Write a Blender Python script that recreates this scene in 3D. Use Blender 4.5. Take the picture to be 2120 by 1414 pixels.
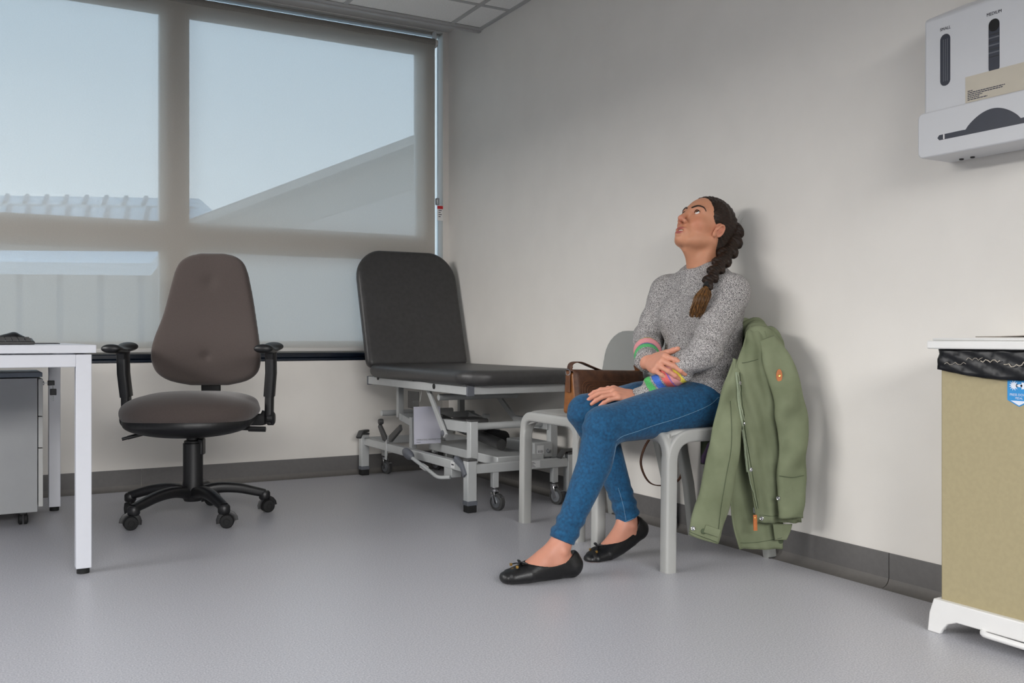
import bpy, bmesh, math, random
import numpy as np
from mathutils import Vector, Matrix

random.seed(7)
for o in list(bpy.data.objects):
    bpy.data.objects.remove(o, do_unlink=True)
SC = bpy.context.scene
COL = SC.collection
R = math.radians

# ------------------------------------------------------------------ camera
F_PX, CX, CY, CAM_H = 1975.0, 1060.0, 699.0, 0.75
YAW = R(29.4)
CAM = Vector((-2.400, -4.995, CAM_H))
cam_d = bpy.data.cameras.new('camera')
cam = bpy.data.objects.new('camera', cam_d)
COL.objects.link(cam)
cam.location = CAM
cam.rotation_euler = (R(90), 0, -YAW)
cam_d.sensor_width = 36
cam_d.lens = F_PX / 2120 * 36
cam_d.shift_y = (CY - 707.0) / 2120
cam_d.clip_start = 0.05
cam_d.clip_end = 200
SC.camera = cam

# ------------------------------------------------------------------ colour management
SC.view_settings.view_transform = 'Standard'
SC.view_settings.look = 'None'
SC.view_settings.gamma = 1
SC.view_settings.use_curve_mapping = False
SC.view_settings.exposure = 0.0

# ------------------------------------------------------------------ world: overcast sky
world = bpy.data.worlds.new('overcast_sky')
SC.world = world
world.use_nodes = True
wn = world.node_tree.nodes
wl = world.node_tree.links
wn.clear()
w_out = wn.new('ShaderNodeOutputWorld')
w_bg = wn.new('ShaderNodeBackground')
w_tc = wn.new('ShaderNodeTexCoord')
w_sep = wn.new('ShaderNodeSeparateXYZ')
w_ramp = wn.new('ShaderNodeValToRGB')
wl.new(w_tc.outputs['Generated'], w_sep.inputs[0])
wl.new(w_sep.outputs['Z'], w_ramp.inputs[0])
w_ramp.color_ramp.elements[0].position = 0.0
w_ramp.color_ramp.elements[0].color = (0.76, 0.87, 0.97, 1)
w_ramp.color_ramp.elements[1].position = 0.75
w_ramp.color_ramp.elements[1].color = (0.36, 0.58, 0.85, 1)
wl.new(w_ramp.outputs[0], w_bg.inputs['Color'])
w_bg.inputs['Strength'].default_value = 3.15
wl.new(w_bg.outputs[0], w_out.inputs[0])

# ------------------------------------------------------------------ daylight entering the windows
def area_light(name, loc, target, sx, sy, power, color):
    d = bpy.data.lights.new(name, 'AREA')
    d.shape = 'RECTANGLE'
    d.size, d.size_y = sx, sy
    d.energy = power
    d.color = color
    o = bpy.data.objects.new(name, d)
    COL.objects.link(o)
    o.location = loc
    o.rotation_euler = (Vector(target) - Vector(loc)).to_track_quat('-Z', 'Y').to_euler()
    return o

# bright sky standing outside the uncovered windows of the left-hand and rear walls (outside the picture)
area_light('daylight_side_window', (-8.6, -1.0, 3.34), (-2.0, -1.4, 0.9), 8.0, 0.85, 660, (1.0, 0.985, 0.965))
area_light('daylight_rear_window', (-2.9, -11.0, 3.4), (-2.2, -3.0, 0.3), 6.0, 2.0, 820, (1.0, 0.985, 0.965))

# ------------------------------------------------------------------ pixel helpers (photo 2120 x 1414)
_c, _s = math.cos(YAW), math.sin(YAW)
def _ray(px, py):
    X = (px - CX) / F_PX
    return Vector((X * _c + _s, -X * _s + _c, -(py - CY) / F_PX))
def pd(px, py, d):
    return CAM + _ray(px, py) * d
def py_(px, py, y):
    r = _ray(px, py); return CAM + r * ((y - CAM.y) / r.y)
def px_(px, py, x):
    r = _ray(px, py); return CAM + r * ((x - CAM.x) / r.x)
def pz_(px, py, z):
    r = _ray(px, py); return CAM + r * ((z - CAM.z) / r.z)

# ------------------------------------------------------------------ materials
def lin(c):
    return tuple(((v / 255) / 12.92 if v / 255 <= 0.04045 else ((v / 255 + 0.055) / 1.055) ** 2.4) for v in c)

MATS = {}
def mat(name, rgb, rough=0.5, metal=0.0, spec=0.5, var=0.0, vscale=20.0, bump=0.0, bscale=200.0,
        rgb2=None, detail=3.0, sheen=0.0, coat=0.0, vcol=False, lo=0.35, hi=0.65, stretch=None, sss=0.0):
    """principled material with procedural colour variation and fine relief"""
    m = bpy.data.materials.new(name)
    m.use_nodes = True
    nt = m.node_tree
    b = nt.nodes['Principled BSDF']
    c = lin(rgb)
    b.inputs['Base Color'].default_value = (*c, 1)
    b.inputs['Roughness'].default_value = rough
    b.inputs['Metallic'].default_value = metal
    b.inputs['Specular IOR Level'].default_value = spec
    if sheen:
        b.inputs['Sheen Weight'].default_value = sheen
        b.inputs['Sheen Roughness'].default_value = 0.5
    if coat:
        b.inputs['Coat Weight'].default_value = coat
        b.inputs['Coat Roughness'].default_value = 0.15
    if sss:
        b.inputs['Subsurface Weight'].default_value = sss
        b.inputs['Subsurface Radius'].default_value = (0.012, 0.005, 0.003)
        b.inputs['Subsurface Scale'].default_value = 0.6
    tc = nt.nodes.new('ShaderNodeTexCoord')
    src = tc.outputs['Object']
    if stretch:
        mp = nt.nodes.new('ShaderNodeMapping')
        mp.inputs['Scale'].default_value = stretch
        nt.links.new(src, mp.inputs[0]); src = mp.outputs[0]
    colsock = None
    if var or rgb2:
        n = nt.nodes.new('ShaderNodeTexNoise')
        n.inputs['Scale'].default_value = vscale
        n.inputs['Detail'].default_value = detail
        nt.links.new(src, n.inputs['Vector'])
        r = nt.nodes.new('ShaderNodeValToRGB')
        c2 = lin(rgb2) if rgb2 else tuple(min(1, v * (1 + var)) for v in c)
        c1 = c if rgb2 else tuple(v * (1 - var) for v in c)
        r.color_ramp.elements[0].position = lo
        r.color_ramp.elements[1].position = hi
        r.color_ramp.elements[0].color = (*c1, 1)
        r.color_ramp.elements[1].color = (*c2, 1)
        nt.links.new(n.outputs['Fac'], r.inputs[0])
        colsock = r.outputs[0]
    if vcol:
        at = nt.nodes.new('ShaderNodeAttribute')
        at.attribute_name = 'Col'
        if colsock is not None:
            mx = nt.nodes.new('ShaderNodeMix')
            mx.data_type = 'RGBA'; mx.blend_type = 'MULTIPLY'
            mx.inputs[0].default_value = 1.0
            nt.links.new(at.outputs['Color'], mx.inputs[6])
            nt.links.new(colsock, mx.inputs[7])
            colsock = mx.outputs[2]
        else:
            colsock = at.outputs['Color']
    if colsock is not None:
        nt.links.new(colsock, b.inputs['Base Color'])
    if bump:
        n2 = nt.nodes.new('ShaderNodeTexNoise')
        n2.inputs['Scale'].default_value = bscale
        n2.inputs['Detail'].default_value = 2.0
        nt.links.new(src, n2.inputs['Vector'])
        bp = nt.nodes.new('ShaderNodeBump')
        bp.inputs['Strength'].default_value = bump
        bp.inputs['Distance'].default_value = 0.002
        nt.links.new(n2.outputs['Fac'], bp.inputs['Height'])
        nt.links.new(bp.outputs[0], b.inputs['Normal'])
    MATS[name] = m
    return m

# ------------------------------------------------------------------ object helpers
def tag(o, label=None, cat=None, group=None, kind=None):
    if label: o['label'] = label
    if cat: o['category'] = cat
    if group: o['group'] = group
    if kind: o['kind'] = kind
    return o

def empty(name, loc, rz=0.0):
    o = bpy.data.objects.new(name, None)
    o.empty_display_size = 0.05
    COL.objects.link(o)
    o.location = loc
    o.rotation_euler = (0, 0, rz)
    return o

def attach(o, parent, world=True):
    """parent o; world=True: its mesh is in world coordinates, keep it there"""
    o.parent = parent
    if world:
        bpy_chain = Matrix.Identity(4)
        p = parent
        ms = []
        while p is not None:
            ms.append(p.matrix_basis.copy() if p.parent is None else p.matrix_parent_inverse @ p.matrix_basis)
            p = p.parent
        for m_ in reversed(ms):
            bpy_chain = bpy_chain @ m_
        o.matrix_parent_inverse = bpy_chain.inverted()
    return o

def finish(name, me, m, parent=None, world=True, bevel=0.0, seg=2, subd=0, smooth=True, angle=40, solid=0.0, soff=0.0):
    me.name = name
    if m is not None and len(me.materials) == 0:
        me.materials.append(m)
    o = bpy.data.objects.new(name, me)
    COL.objects.link(o)
    if solid:
        md = o.modifiers.new('thickness', 'SOLIDIFY'); md.thickness = solid; md.offset = soff
    if bevel:
        md = o.modifiers.new('bevel', 'BEVEL'); md.width = bevel; md.segments = seg
        md.limit_method = 'ANGLE'; md.angle_limit = R(35)
    if subd:
        md = o.modifiers.new('subd', 'SUBSURF'); md.levels = subd; md.render_levels = subd
    if smooth:
        me.polygons.foreach_set('use_smooth', [True] * len(me.polygons))
        if angle and not subd:
            me.set_sharp_from_angle(angle=R(angle))
    if parent is not None:
        attach(o, parent, world)
    return o

class G:
    """collects geometry for ONE mesh"""
    def __init__(self):
        self.v = []; self.f = []; self.mi = []
    def add(self, vs, fs):
        n = len(self.v)
        self.v += [tuple(v) for v in vs]
        self.f += [tuple(i + n for i in f) for f in fs]
        return self
    def box(self, lo, hi, M=None):
        x0, y0, z0 = lo; x1, y1, z1 = hi
        vs = [Vector(p) for p in ((x0,y0,z0),(x1,y0,z0),(x1,y1,z0),(x0,y1,z0),(x0,y0,z1),(x1,y0,z1),(x1,y1,z1),(x0,y1,z1))]
        if M is not None: vs = [M @ v for v in vs]
        return self.add(vs, [(3,2,1,0),(4,5,6,7),(0,1,5,4),(1,2,6,5),(2,3,7,6),(3,0,4,7)])
    def bar(self, a, b, w, h, up=(0,0,1)):
        """rectangular bar from a to b: w across, h along up"""
        a, b = Vector(a), Vector(b); d = (b - a).normalized(); up = Vector(up)
        s = d.cross(up).normalized(); u = s.cross(d).normalized()
        vs = []
        for p in (a, b):
            for i, j in ((-1,-1),(1,-1),(1,1),(-1,1)):
                vs.append(p + s * (w / 2 * i) + u * (h / 2 * j))
        return self.add(vs, [(3,2,1,0),(4,5,6,7),(0,1,5,4),(1,2,6,5),(2,3,7,6),(3,0,4,7)])
    def sweep(self, path, prof, up=(0,0,1), closed=False, caps=True, scale=None):
        """sweep a profile [(s,u)] along a path with a stable up vector"""
        path = [Vector(p) for p in path]; n = len(path); k = len(prof); up = Vector(up); rings = []
        for i, p in enumerate(path):
            if closed: d = path[(i + 1) % n] - path[i - 1]
            else: d = path[min(i + 1, n - 1)] - path[max(i - 1, 0)]
            d.normalize(); s = d.cross(up)
            if s.length < 1e-6: s = d.cross(Vector((1, 0.01, 0)))
            s.normalize(); u = s.cross(d).normalized()
            sc = scale[i] if scale else 1.0
            rings.append([p + s * (a * sc) + u * (b * sc) for a, b in prof])
        vs = [v for r in rings for v in r]; fs = []
        for i in range(n if closed else n - 1):
            j = (i + 1) % n
            for q in range(k):
                r = (q + 1) % k
                fs.append((i*k+q, i*k+r, j*k+r, j*k+q))
        if caps and not closed:
            fs.append(tuple(range(k))[::-1]); fs.append(tuple((n-1)*k + q for q in range(k)))
        return self.add(vs, fs)
    def tube(self, path, r, n=10, closed=False, caps=True, scale=None):
        """parallel-transport round tube"""
        path = [Vector(p) for p in path]; m = len(path)
        def tan(i):
            if closed: return (path[(i+1) % m] - path[i-1]).normalized()
            return (path[min(i+1, m-1)] - path[max(i-1, 0)]).normalized()
        t = tan(0); a = t.orthogonal().normalized(); vs = []; fs = []
        for i in range(m):
            t2 = tan(i); q = t.rotation_difference(t2); a = q @ a; t = t2
            a = (a - t * a.dot(t)).normalized(); b = t.cross(a)
            rr = r * (scale[i] if scale else 1.0)
            for j in range(n):
                th = 2 * math.pi * j / n
                vs.append(path[i] + a * (math.cos(th) * rr) + b * (math.sin(th) * rr))
        for i in range(m if closed else m - 1):
            i2 = (i + 1) % m
            for j in range(n):
                k = (j + 1) % n
                fs.append((i*n+j, i*n+k, i2*n+k, i2*n+j))
        if caps and not closed:
            fs.append(tuple(range(n))[::-1]); fs.append(tuple((m-1)*n + j for j in range(n)))
        return self.add(vs, fs)
    def cyl(self, a, b, r, r2=None, n=20):
        a, b = Vector(a), Vector(b)
        return self.tube([a, b], r, n, scale=[1.0, (r2 / r) if r2 is not None else 1.0])
    def lathe(self, o, axis, prof, n=24):
        """profile [(r, h)] around axis through o"""
        o = Vector(o); ax = Vector(axis).normalized(); a = ax.orthogonal().normalized(); b = ax.cross(a); vs = []; fs = []
        for r, h in prof:
            for j in range(n):
                th = 2 * math.pi * j / n
                vs.append(o + ax * h + a * (math.cos(th) * r) + b * (math.sin(th) * r))
        k = len(prof)
        for i in range(k - 1):
            for j in range(n):
                q = (j + 1) % n
                fs.append((i*n+j, i*n+q, (i+1)*n+q, (i+1)*n+j))
        fs.append(tuple(range(n))[::-1]); fs.append(tuple((k-1)*n + j for j in range(n)))
        return self.add(vs, fs)
    def prism(self, poly, M, t):
        """closed 2-D outline [(u,v)] mapped by M (u,v,w) and extruded by t along w"""
        n = len(poly)
        vs = [M @ Vector((u, v, 0)) for u, v in poly] + [M @ Vector((u, v, t)) for u, v in poly]
        fs = [tuple(range(n))[::-1], tuple(range(n, 2*n))]
        fs += [(i, (i+1) % n, n + (i+1) % n, n + i) for i in range(n)]
        return self.add(vs, fs)
    def grid(self, rows):
        """open sheet through rows of points"""
        n = len(rows[0]); m = len(rows)
        vs = [p for r in rows for p in r]
        fs = [(i*n+j, i*n+j+1, (i+1)*n+j+1, (i+1)*n+j) for i in range(m-1) for j in range(n-1)]
        return self.add(vs, fs)
    def mesh(self):
        me = bpy.data.meshes.new('m')
        me.from_pydata(self.v, [], self.f)
        bm = bmesh.new(); bm.from_mesh(me)
        bmesh.ops.recalc_face_normals(bm, faces=bm.faces)
        bm.to_mesh(me); bm.free()
        return me
    def build(self, name, m, parent=None, **kw):
        return finish(name, self.mesh(), m, parent, **kw)

def rrect(w, h, r, n=5, cx=0.0, cy=0.0):
    """rounded rectangle outline"""
    pts = []
    for sx, sy, a0 in ((1, 1, 0), (-1, 1, 90), (-1, -1, 180), (1, -1, 270)):
        for i in range(n + 1):
            a = R(a0 + 90 * i / n)
            pts.append((cx + sx * (w/2 - r) + r * math.cos(a), cy + sy * (h/2 - r) + r * math.sin(a)))
    return pts

def bez(pts, n=8):
    """Catmull-Rom through points"""
    P = [Vector(p) for p in pts]; out = []
    for i in range(len(P) - 1):
        p0 = P[max(i-1, 0)]; p1 = P[i]; p2 = P[i+1]; p3 = P[min(i+2, len(P)-1)]
        for j in range(n):
            t = j / n
            out.append(0.5 * ((2*p1) + (p2-p0)*t + (2*p0-5*p1+4*p2-p3)*t*t + (3*p1-p0-3*p2+p3)*t**3))
    out.append(P[-1])
    return out

def fillet(pts, r, n=6):
    """polyline with rounded corners"""
    P = [Vector(p) for p in pts]; out = [P[0]]
    for i in range(1, len(P) - 1):
        a = (P[i-1] - P[i]); b = (P[i+1] - P[i]); rr = min(r, a.length * .49, b.length * .49)
        s = P[i] + a.normalized() * rr; e = P[i] + b.normalized() * rr
        for j in range(n + 1):
            t = j / n
            out.append((1-t)**2 * s + 2*t*(1-t) * P[i] + t*t * e)
    out.append(P[-1])
    return out

def copy_tree(o, parent=None):
    c = o.copy(); COL.objects.link(c)
    if parent is not None:
        mpi = o.matrix_parent_inverse.copy(); c.parent = parent; c.matrix_parent_inverse = mpi
    for ch in list(o.children): copy_tree(ch, c)
    return c

def text_mesh(s, size, align='CENTER', ext=0.0):
    cu = bpy.data.curves.new('t', 'FONT')
    cu.body = s; cu.size = size; cu.align_x = align; cu.align_y = 'CENTER'; cu.extrude = ext
    cu.resolution_u = 3
    ob = bpy.data.objects.new('t', cu); COL.objects.link(ob)
    dg = bpy.context.evaluated_depsgraph_get()
    me = bpy.data.meshes.new_from_object(ob.evaluated_get(dg))
    bpy.data.objects.remove(ob, do_unlink=True); bpy.data.curves.remove(cu)
    return me

def put_text(name, s, size, M, m, parent, align='CENTER', sx=1.0):
    me = text_mesh(s, size, align)
    me.transform(M @ Matrix.Diagonal((sx, 1, 1, 1)))
    me.materials.clear()
    return finish(name, me, m, parent, smooth=False)

def frame(o, u, v):
    """matrix with columns u, v, u x v at o"""
    u = Vector(u).normalized(); v = Vector(v).normalized(); w = u.cross(v).normalized()
    M = Matrix((u, v, w)).transposed().to_4x4(); M.translation = Vector(o)
    return M

# ------------------------------------------------------------------ signed-distance modelling (smooth organic meshes)
def A3(v): return np.array([v[0], v[1], v[2]], dtype=np.float64)

class Prim:
    def __init__(s, fn, c, r, k=0.0, op='u'):
        s.fn, s.c, s.r, s.k, s.op = fn, A3(c), r, k, op

def sd_sphere(c, r, k=0.0, op='u'):
    c = A3(c)
    return Prim(lambda p: np.sqrt(((p - c) ** 2).sum(1)) - r, c, r, k, op)

def sd_ell(c, rad, rot=None, k=0.0, op='u'):
    """ellipsoid; rot = 3x3 with columns as local axes"""
    c = A3(c); rad = A3(rad); M = np.eye(3) if rot is None else np.array(rot)
    def fn(p):
        q = (p - c) @ M
        k0 = np.sqrt(((q / rad) ** 2).sum(1)); k1 = np.sqrt(((q / rad ** 2) ** 2).sum(1)) + 1e-9
        return k0 * (k0 - 1.0) / k1
    return Prim(fn, c, float(rad.max()), k, op)

def sd_cap(a, b, ra, rb=None, k=0.0, op='u'):
    a = A3(a); b = A3(b); rb = ra if rb is None else rb; d = b - a; L = float(d @ d) + 1e-12
    def fn(p):
        q = p - a; t = np.clip(q @ d / L, 0, 1)
        return np.sqrt(((q - t[:, None] * d) ** 2).sum(1)) - (ra + (rb - ra) * t)
    return Prim(fn, (a + b) / 2, math.sqrt(L) / 2 + max(ra, rb), k, op)

def sd_loft(st, k=0.0, op='u'):
    """st = [(centre, u_axis, ru, v_axis, rv)...]: elliptical sections along a spine, rounded ends"""
    C = np.array([A3(s[0]) for s in st]); U = np.array([A3(s[1]) / np.linalg.norm(A3(s[1])) for s in st])
    V = np.array([A3(s[3]) / np.linalg.norm(A3(s[3])) for s in st]); RU = np.array([s[2] for s in st]); RV = np.array([s[4] for s in st])
    RM_ = np.maximum(RU, RV); Rm_ = np.minimum(RU, RV)
    def fn(p):
        out = np.full(len(p), 1e9)
        segs = range(len(C) - 1)
        if len(p) < 8000 and len(C) > 2:
            pm = p.mean(0); Rp = math.sqrt(float(((p - pm) ** 2).sum(1).max())); lo_, hi_ = [], []
            if Rp < .08:
                for i in segs:
                    d = C[i+1] - C[i]; t = min(1, max(0, float((pm - C[i]) @ d / (d @ d)))); ds = float(np.linalg.norm(pm - C[i] - t * d))
                    mr = min(Rm_[i], Rm_[i+1]); Mr = max(RM_[i], RM_[i+1])
                    lo_.append((ds - Rp) / Mr * mr - mr if ds > Rp else -mr); hi_.append(ds + Rp - mr)
                cut = min(hi_); segs = [i for i in segs if lo_[i] <= cut]
        for i in segs:
            d = C[i+1] - C[i]; L = d @ d; q = p - C[i]; t = np.clip(q @ d / L, 0, 1)
            w = q - t[:, None] * d
            if np.allclose(U[i], U[i+1]): a = w @ U[i]
            else: a = np.einsum('ij,ij->i', w, U[i] + (U[i+1] - U[i]) * t[:, None])
            if np.allclose(V[i], V[i+1]): b = w @ V[i]
            else: b = np.einsum('ij,ij->i', w, V[i] + (V[i+1] - V[i]) * t[:, None])
            ru = RU[i] + (RU[i+1] - RU[i]) * t; rv = RV[i] + (RV[i+1] - RV[i]) * t
            n2 = np.maximum(np.einsum('ij,ij->i', w, w) - a * a - b * b, 0)
            m = np.minimum(ru, rv)
            out = np.minimum(out, (np.sqrt((a / ru) ** 2 + (b / rv) ** 2 + n2 / (m * m)) - 1) * m)
        return out
    c = (C.min(0) + C.max(0)) / 2
    r = float(np.max(np.linalg.norm(C - c, axis=1) + np.maximum(RU, RV)))
    return Prim(fn, c, r, k, op)

def sd_box(M, half, r, k=0.0, op='u'):
    Mi = np.array(M.inverted()); h = A3(half) - r
    def fn(p):
        q = np.abs(p @ Mi[:3, :3].T + Mi[:3, 3]) - h
        return np.sqrt((np.maximum(q, 0) ** 2).sum(1)) + np.minimum(q.max(1), 0) - r
    return Prim(fn, M.translation, float(np.linalg.norm(half)), k, op)

def sd_eval(p, prims, post=None, idx=None):
    d = np.full(len(p), 0.5)
    for i in (range(len(prims)) if idx is None else idx):
        q = prims[i]; e = q.fn(p); k = q.k
        if q.op == 'u':
            if k > 0:
                h = np.maximum(k - np.abs(d - e), 0) / k
                d = np.minimum(d, e) - h * h * k * 0.25
            else: d = np.minimum(d, e)
        elif q.op == 's':
            e = -e
            if k > 0:
                h = np.maximum(k - np.abs(d - e), 0) / k
                d = np.maximum(d, e) + h * h * k * 0.25
            else: d = np.maximum(d, e)
        else:
            if k > 0:
                h = np.maximum(k - np.abs(d - e), 0) / k
                d = np.maximum(d, e) + h * h * k * 0.25
            else: d = np.maximum(d, e)
    if post is not None: d = post(p, d)
    return d

def sd_mesh(prims, h, post=None, B=16, pad=0.006):
    lo = np.min([q.c - q.r for q in prims if q.op == 'u'], axis=0) - pad - 2 * h
    hi = np.max([q.c + q.r for q in prims if q.op == 'u'], axis=0) + pad + 2 * h
    nb = np.ceil((hi - lo) / (h * B)).astype(int)
    bs = h * B
    I = np.stack(np.meshgrid(*[np.arange(n) for n in nb], indexing='ij'), -1).reshape(-1, 3)
    cen = lo + (I + 0.5) * bs
    d = sd_eval(cen, prims, post)
    act = np.abs(d) < bs * 0.87 * 1.08 + pad
    I = I[act]; cen = cen[act]
    ax = np.arange(-1, B + 1)
    off = np.stack(np.meshgrid(ax, ax, ax, indexing='ij'), -1).reshape(-1, 3)
    n = B + 2
    S = int(nb.max() * B + 4)
    VK, VP, FQ = [], [], []
    pc = np.array([q.c for q in prims]); pr = np.array([q.r + q.k for q in prims]); inter = np.array([q.op == 'i' for q in prims])
    corner = np.array([(i, j, k) for i in (0, 1) for j in (0, 1) for k in (0, 1)])
    edges = [(a, b) for a in range(8) for b in range(a + 1, 8) if np.abs(corner[a] - corner[b]).sum() == 1]
    for bi, c in zip(I, cen):
        near = np.where((np.linalg.norm(pc - c, axis=1) < pr + bs * 0.98 + pad) | inter)[0]
        if len(near) == 0: continue
        g = bi * B + off
        P = lo + g * h
        D = sd_eval(P, prims, post, near).reshape(n, n, n)
        s = D < 0
        if s.all() or not s.any(): continue
        # cells -1 .. B-1  (n-1 per axis)
        sub = [D[i:n-1+i, j:n-1+j, k:n-1+k] for i, j, k in corner]
        ss = [x < 0 for x in sub]
        cnt = sum(x.astype(np.int8) for x in ss)
        mask = (cnt > 0) & (cnt < 8)
        if not mask.any(): continue
        cells = np.argwhere(mask)
        vals = np.stack([x[mask] for x in sub], 1)
        acc = np.zeros((len(cells), 3)); num = np.zeros(len(cells))
        for a, b in edges:
            va, vb = vals[:, a], vals[:, b]
            x = (va < 0) != (vb < 0)
            t = np.where(x, va / np.where(x, va - vb, 1), 0)
            pt = corner[a] + (corner[b] - corner[a]) * t[:, None]
            acc += pt * x[:, None]; num += x
        gc = bi * B + cells - 1
        VP.append(lo + (gc + acc / num[:, None]) * h)
        VK.append(((gc[:, 0] + 2) * S + gc[:, 1] + 2) * S + gc[:, 2] + 2)
        # quads for edges starting at corners 0..B-1
        for axn in range(3):
            o1 = [0, 0, 0]; o1[axn] = 1
            a0 = D[1:n-1, 1:n-1, 1:n-1] < 0
            a1 = D[1+o1[0]:n-1+o1[0], 1+o1[1]:n-1+o1[1], 1+o1[2]:n-1+o1[2]] < 0
            cr = np.argwhere(a0 != a1)
            if len(cr) == 0: continue
            flip = a0[cr[:, 0], cr[:, 1], cr[:, 2]]
            base = bi * B + cr
            u, v = [(1, 2), (2, 0), (0, 1)][axn]
            eu = np.zeros(3, int); eu[u] = 1; ev = np.zeros(3, int); ev[v] = 1
            q = [base - eu - ev, base - ev, base, base - eu]
            key = np.stack([((x[:, 0] + 2) * S + x[:, 1] + 2) * S + x[:, 2] + 2 for x in q], 1)
            key[~flip] = key[~flip][:, ::-1]
            FQ.append(key)
    VK = np.concatenate(VK); VP = np.concatenate(VP); FQ = np.concatenate(FQ)
    uk, first = np.unique(VK, return_index=True)
    V = VP[first]
    Fi = np.searchsorted(uk, FQ); Fi = np.minimum(Fi, len(uk) - 1)
    ok = (uk[Fi] == FQ).all(1)
    Fi = Fi[ok]
    me = bpy.data.meshes.new('sd')
    me.vertices.add(len(V)); me.vertices.foreach_set('co', V.astype(np.float32).ravel())
    me.loops.add(len(Fi) * 4); me.loops.foreach_set('vertex_index', Fi.astype(np.int32).ravel())
    me.polygons.add(len(Fi)); me.polygons.foreach_set('loop_start', np.arange(0, len(Fi) * 4, 4, dtype=np.int32))
    me.polygons.foreach_set('use_smooth', np.ones(len(Fi), dtype=bool))
    me.update(calc_edges=True); me.validate()
    return me, V

def relax(me, it=2, fac=0.5):
    """light Laplacian smoothing of a mesh"""
    n = len(me.vertices); co = np.empty(n * 3, np.float32); me.vertices.foreach_get('co', co); co = co.reshape(-1, 3)
    e = np.empty(len(me.edges) * 2, np.int32); me.edges.foreach_get('vertices', e); e = e.reshape(-1, 2)
    deg = np.bincount(e.ravel(), minlength=n).astype(np.float32); deg[deg == 0] = 1
    for _ in range(it):
        acc = np.zeros_like(co)
        for ax in range(3):
            acc[:, ax] = np.bincount(e[:, 0], co[e[:, 1], ax], n) + np.bincount(e[:, 1], co[e[:, 0], ax], n)
        co = co + fac * (acc / deg[:, None] - co)
    me.vertices.foreach_set('co', co.ravel()); me.update()
    return co

def set_col(me, cols):
    a = me.color_attributes.new('Col', 'FLOAT_COLOR', 'POINT')
    c = np.ones((len(cols), 4), np.float32); c[:, :3] = cols
    a.data.foreach_set('color', c.ravel())

WK = {}
def wob(p, f, seed=0):
    """cheap smooth pseudo-noise in -1..1"""
    if (f, seed) not in WK:
        r = np.random.RandomState(seed); WK[(f, seed)] = []
        for i in range(5):
            k = r.normal(size=3); k = k / np.linalg.norm(k) * f * (0.6 + 0.8 * r.rand()); WK[(f, seed)].append((k, r.rand() * 6.28))
    s = np.zeros(len(p))
    for k, o in WK[(f, seed)]: s += np.sin(p @ k + o)
    return s / 5

def sd_poly2(poly):
    """signed distance to a closed 2-D outline"""
    P = np.array(poly, dtype=np.float64); Q = np.roll(P, -1, axis=0)
    def fn(u, v):
        best = np.full(len(u), 1e9); ins = np.zeros(len(u), bool)
        for (ax, ay), (bx, by) in zip(P, Q):
            ex, ey_ = bx - ax, by - ay; L = ex * ex + ey_ * ey_ + 1e-15
            t = np.clip(((u - ax) * ex + (v - ay) * ey_) / L, 0, 1)
            best = np.minimum(best, (u - ax - t * ex) ** 2 + (v - ay - t * ey_) ** 2)
            c = (ay > v) != (by > v)
            ins ^= c & (u < (bx - ax) * (v - ay) / (by - ay + 1e-15) + ax)
        return np.sqrt(best) * np.where(ins, -1, 1)
    return fn

def sd_pad(M, poly, t, rr, crown=0.0, bend=None, dent=None):
    """upholstered pad: outline in the local u-v plane, half thickness t, edge radius rr, soft crown"""
    f2 = sd_poly2(poly); Mi = np.array(M.inverted()); P = np.array(poly)
    c2 = (P.min(0) + P.max(0)) / 2; r2 = float(np.linalg.norm(P.max(0) - P.min(0)) / 2)
    def fn(p):
        q = p @ Mi[:3, :3].T + Mi[:3, 3]
        s = f2(q[:, 0], q[:, 1]); w = q[:, 2].copy()
        if bend is not None: w -= bend(q[:, 0], q[:, 1])
        tt = t + crown * (1 - np.exp(np.minimum(s, 0) / .06))
        if dent is not None: tt = tt - dent(q[:, 0], q[:, 1]) * (w > 0)
        a = s + rr; b = np.abs(w) - tt + rr
        return np.sqrt(np.maximum(a, 0) ** 2 + np.maximum(b, 0) ** 2) + np.minimum(np.maximum(a, b), 0) - rr
    c = M @ Vector((c2[0], c2[1], 0))
    return Prim(fn, c, r2 + t + .06)

# ================================================================== materials in use
m_wall = mat('painted_wall', (224, 220, 214), rough=0.62, var=0.015, vscale=6, bump=0.08, bscale=350)
m_floor = mat('speckled_vinyl', (163, 163, 169), rough=0.36, rgb2=(193, 192, 196), vscale=240, detail=4, lo=0.38, hi=0.62, bump=0.05, bscale=600, spec=0.4)
m_ceil = mat('mineral_tile', (236, 234, 231), rough=0.9, var=0.03, vscale=120, bump=0.25, bscale=500)
m_plaster = mat('plaster_white', (205, 202, 198), rough=0.8, var=0.015, vscale=5)
m_tee = mat('white_tee_bar', (176, 175, 174), rough=0.5, var=0.01)
m_skirt = mat('grey_vinyl_skirting', (96, 94, 93), rough=0.55, var=0.04, vscale=60, bump=0.05)
m_cove = mat('grey_cove', (100, 97, 94), rough=0.6, var=0.04, vscale=60)
m_upvc = mat('white_window_frame', (196, 194, 190), rough=0.4, var=0.01)
m_dark = mat('dark_sill_frame', (16, 26, 40), rough=0.25, var=0.05, spec=0.6)
m_black = mat('black_plastic', (20, 20, 22), rough=0.42, var=0.08, vscale=80, bump=0.05, bscale=900)
m_blackr = mat('black_rubber', (16, 16, 17), rough=0.75, var=0.06, vscale=60)
m_white = mat('white_powder_coat', (208, 210, 217), rough=0.42, var=0.008, vscale=30)
m_whitep = mat('white_plastic', (226, 225, 223), rough=0.38, var=0.01, vscale=20)
m_chrome = mat('chrome', (190, 190, 192), rough=0.2, metal=1.0, var=0.03)
m_steel = mat('zinc_steel', (165, 168, 172), rough=0.34, metal=0.9, var=0.05)

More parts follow.
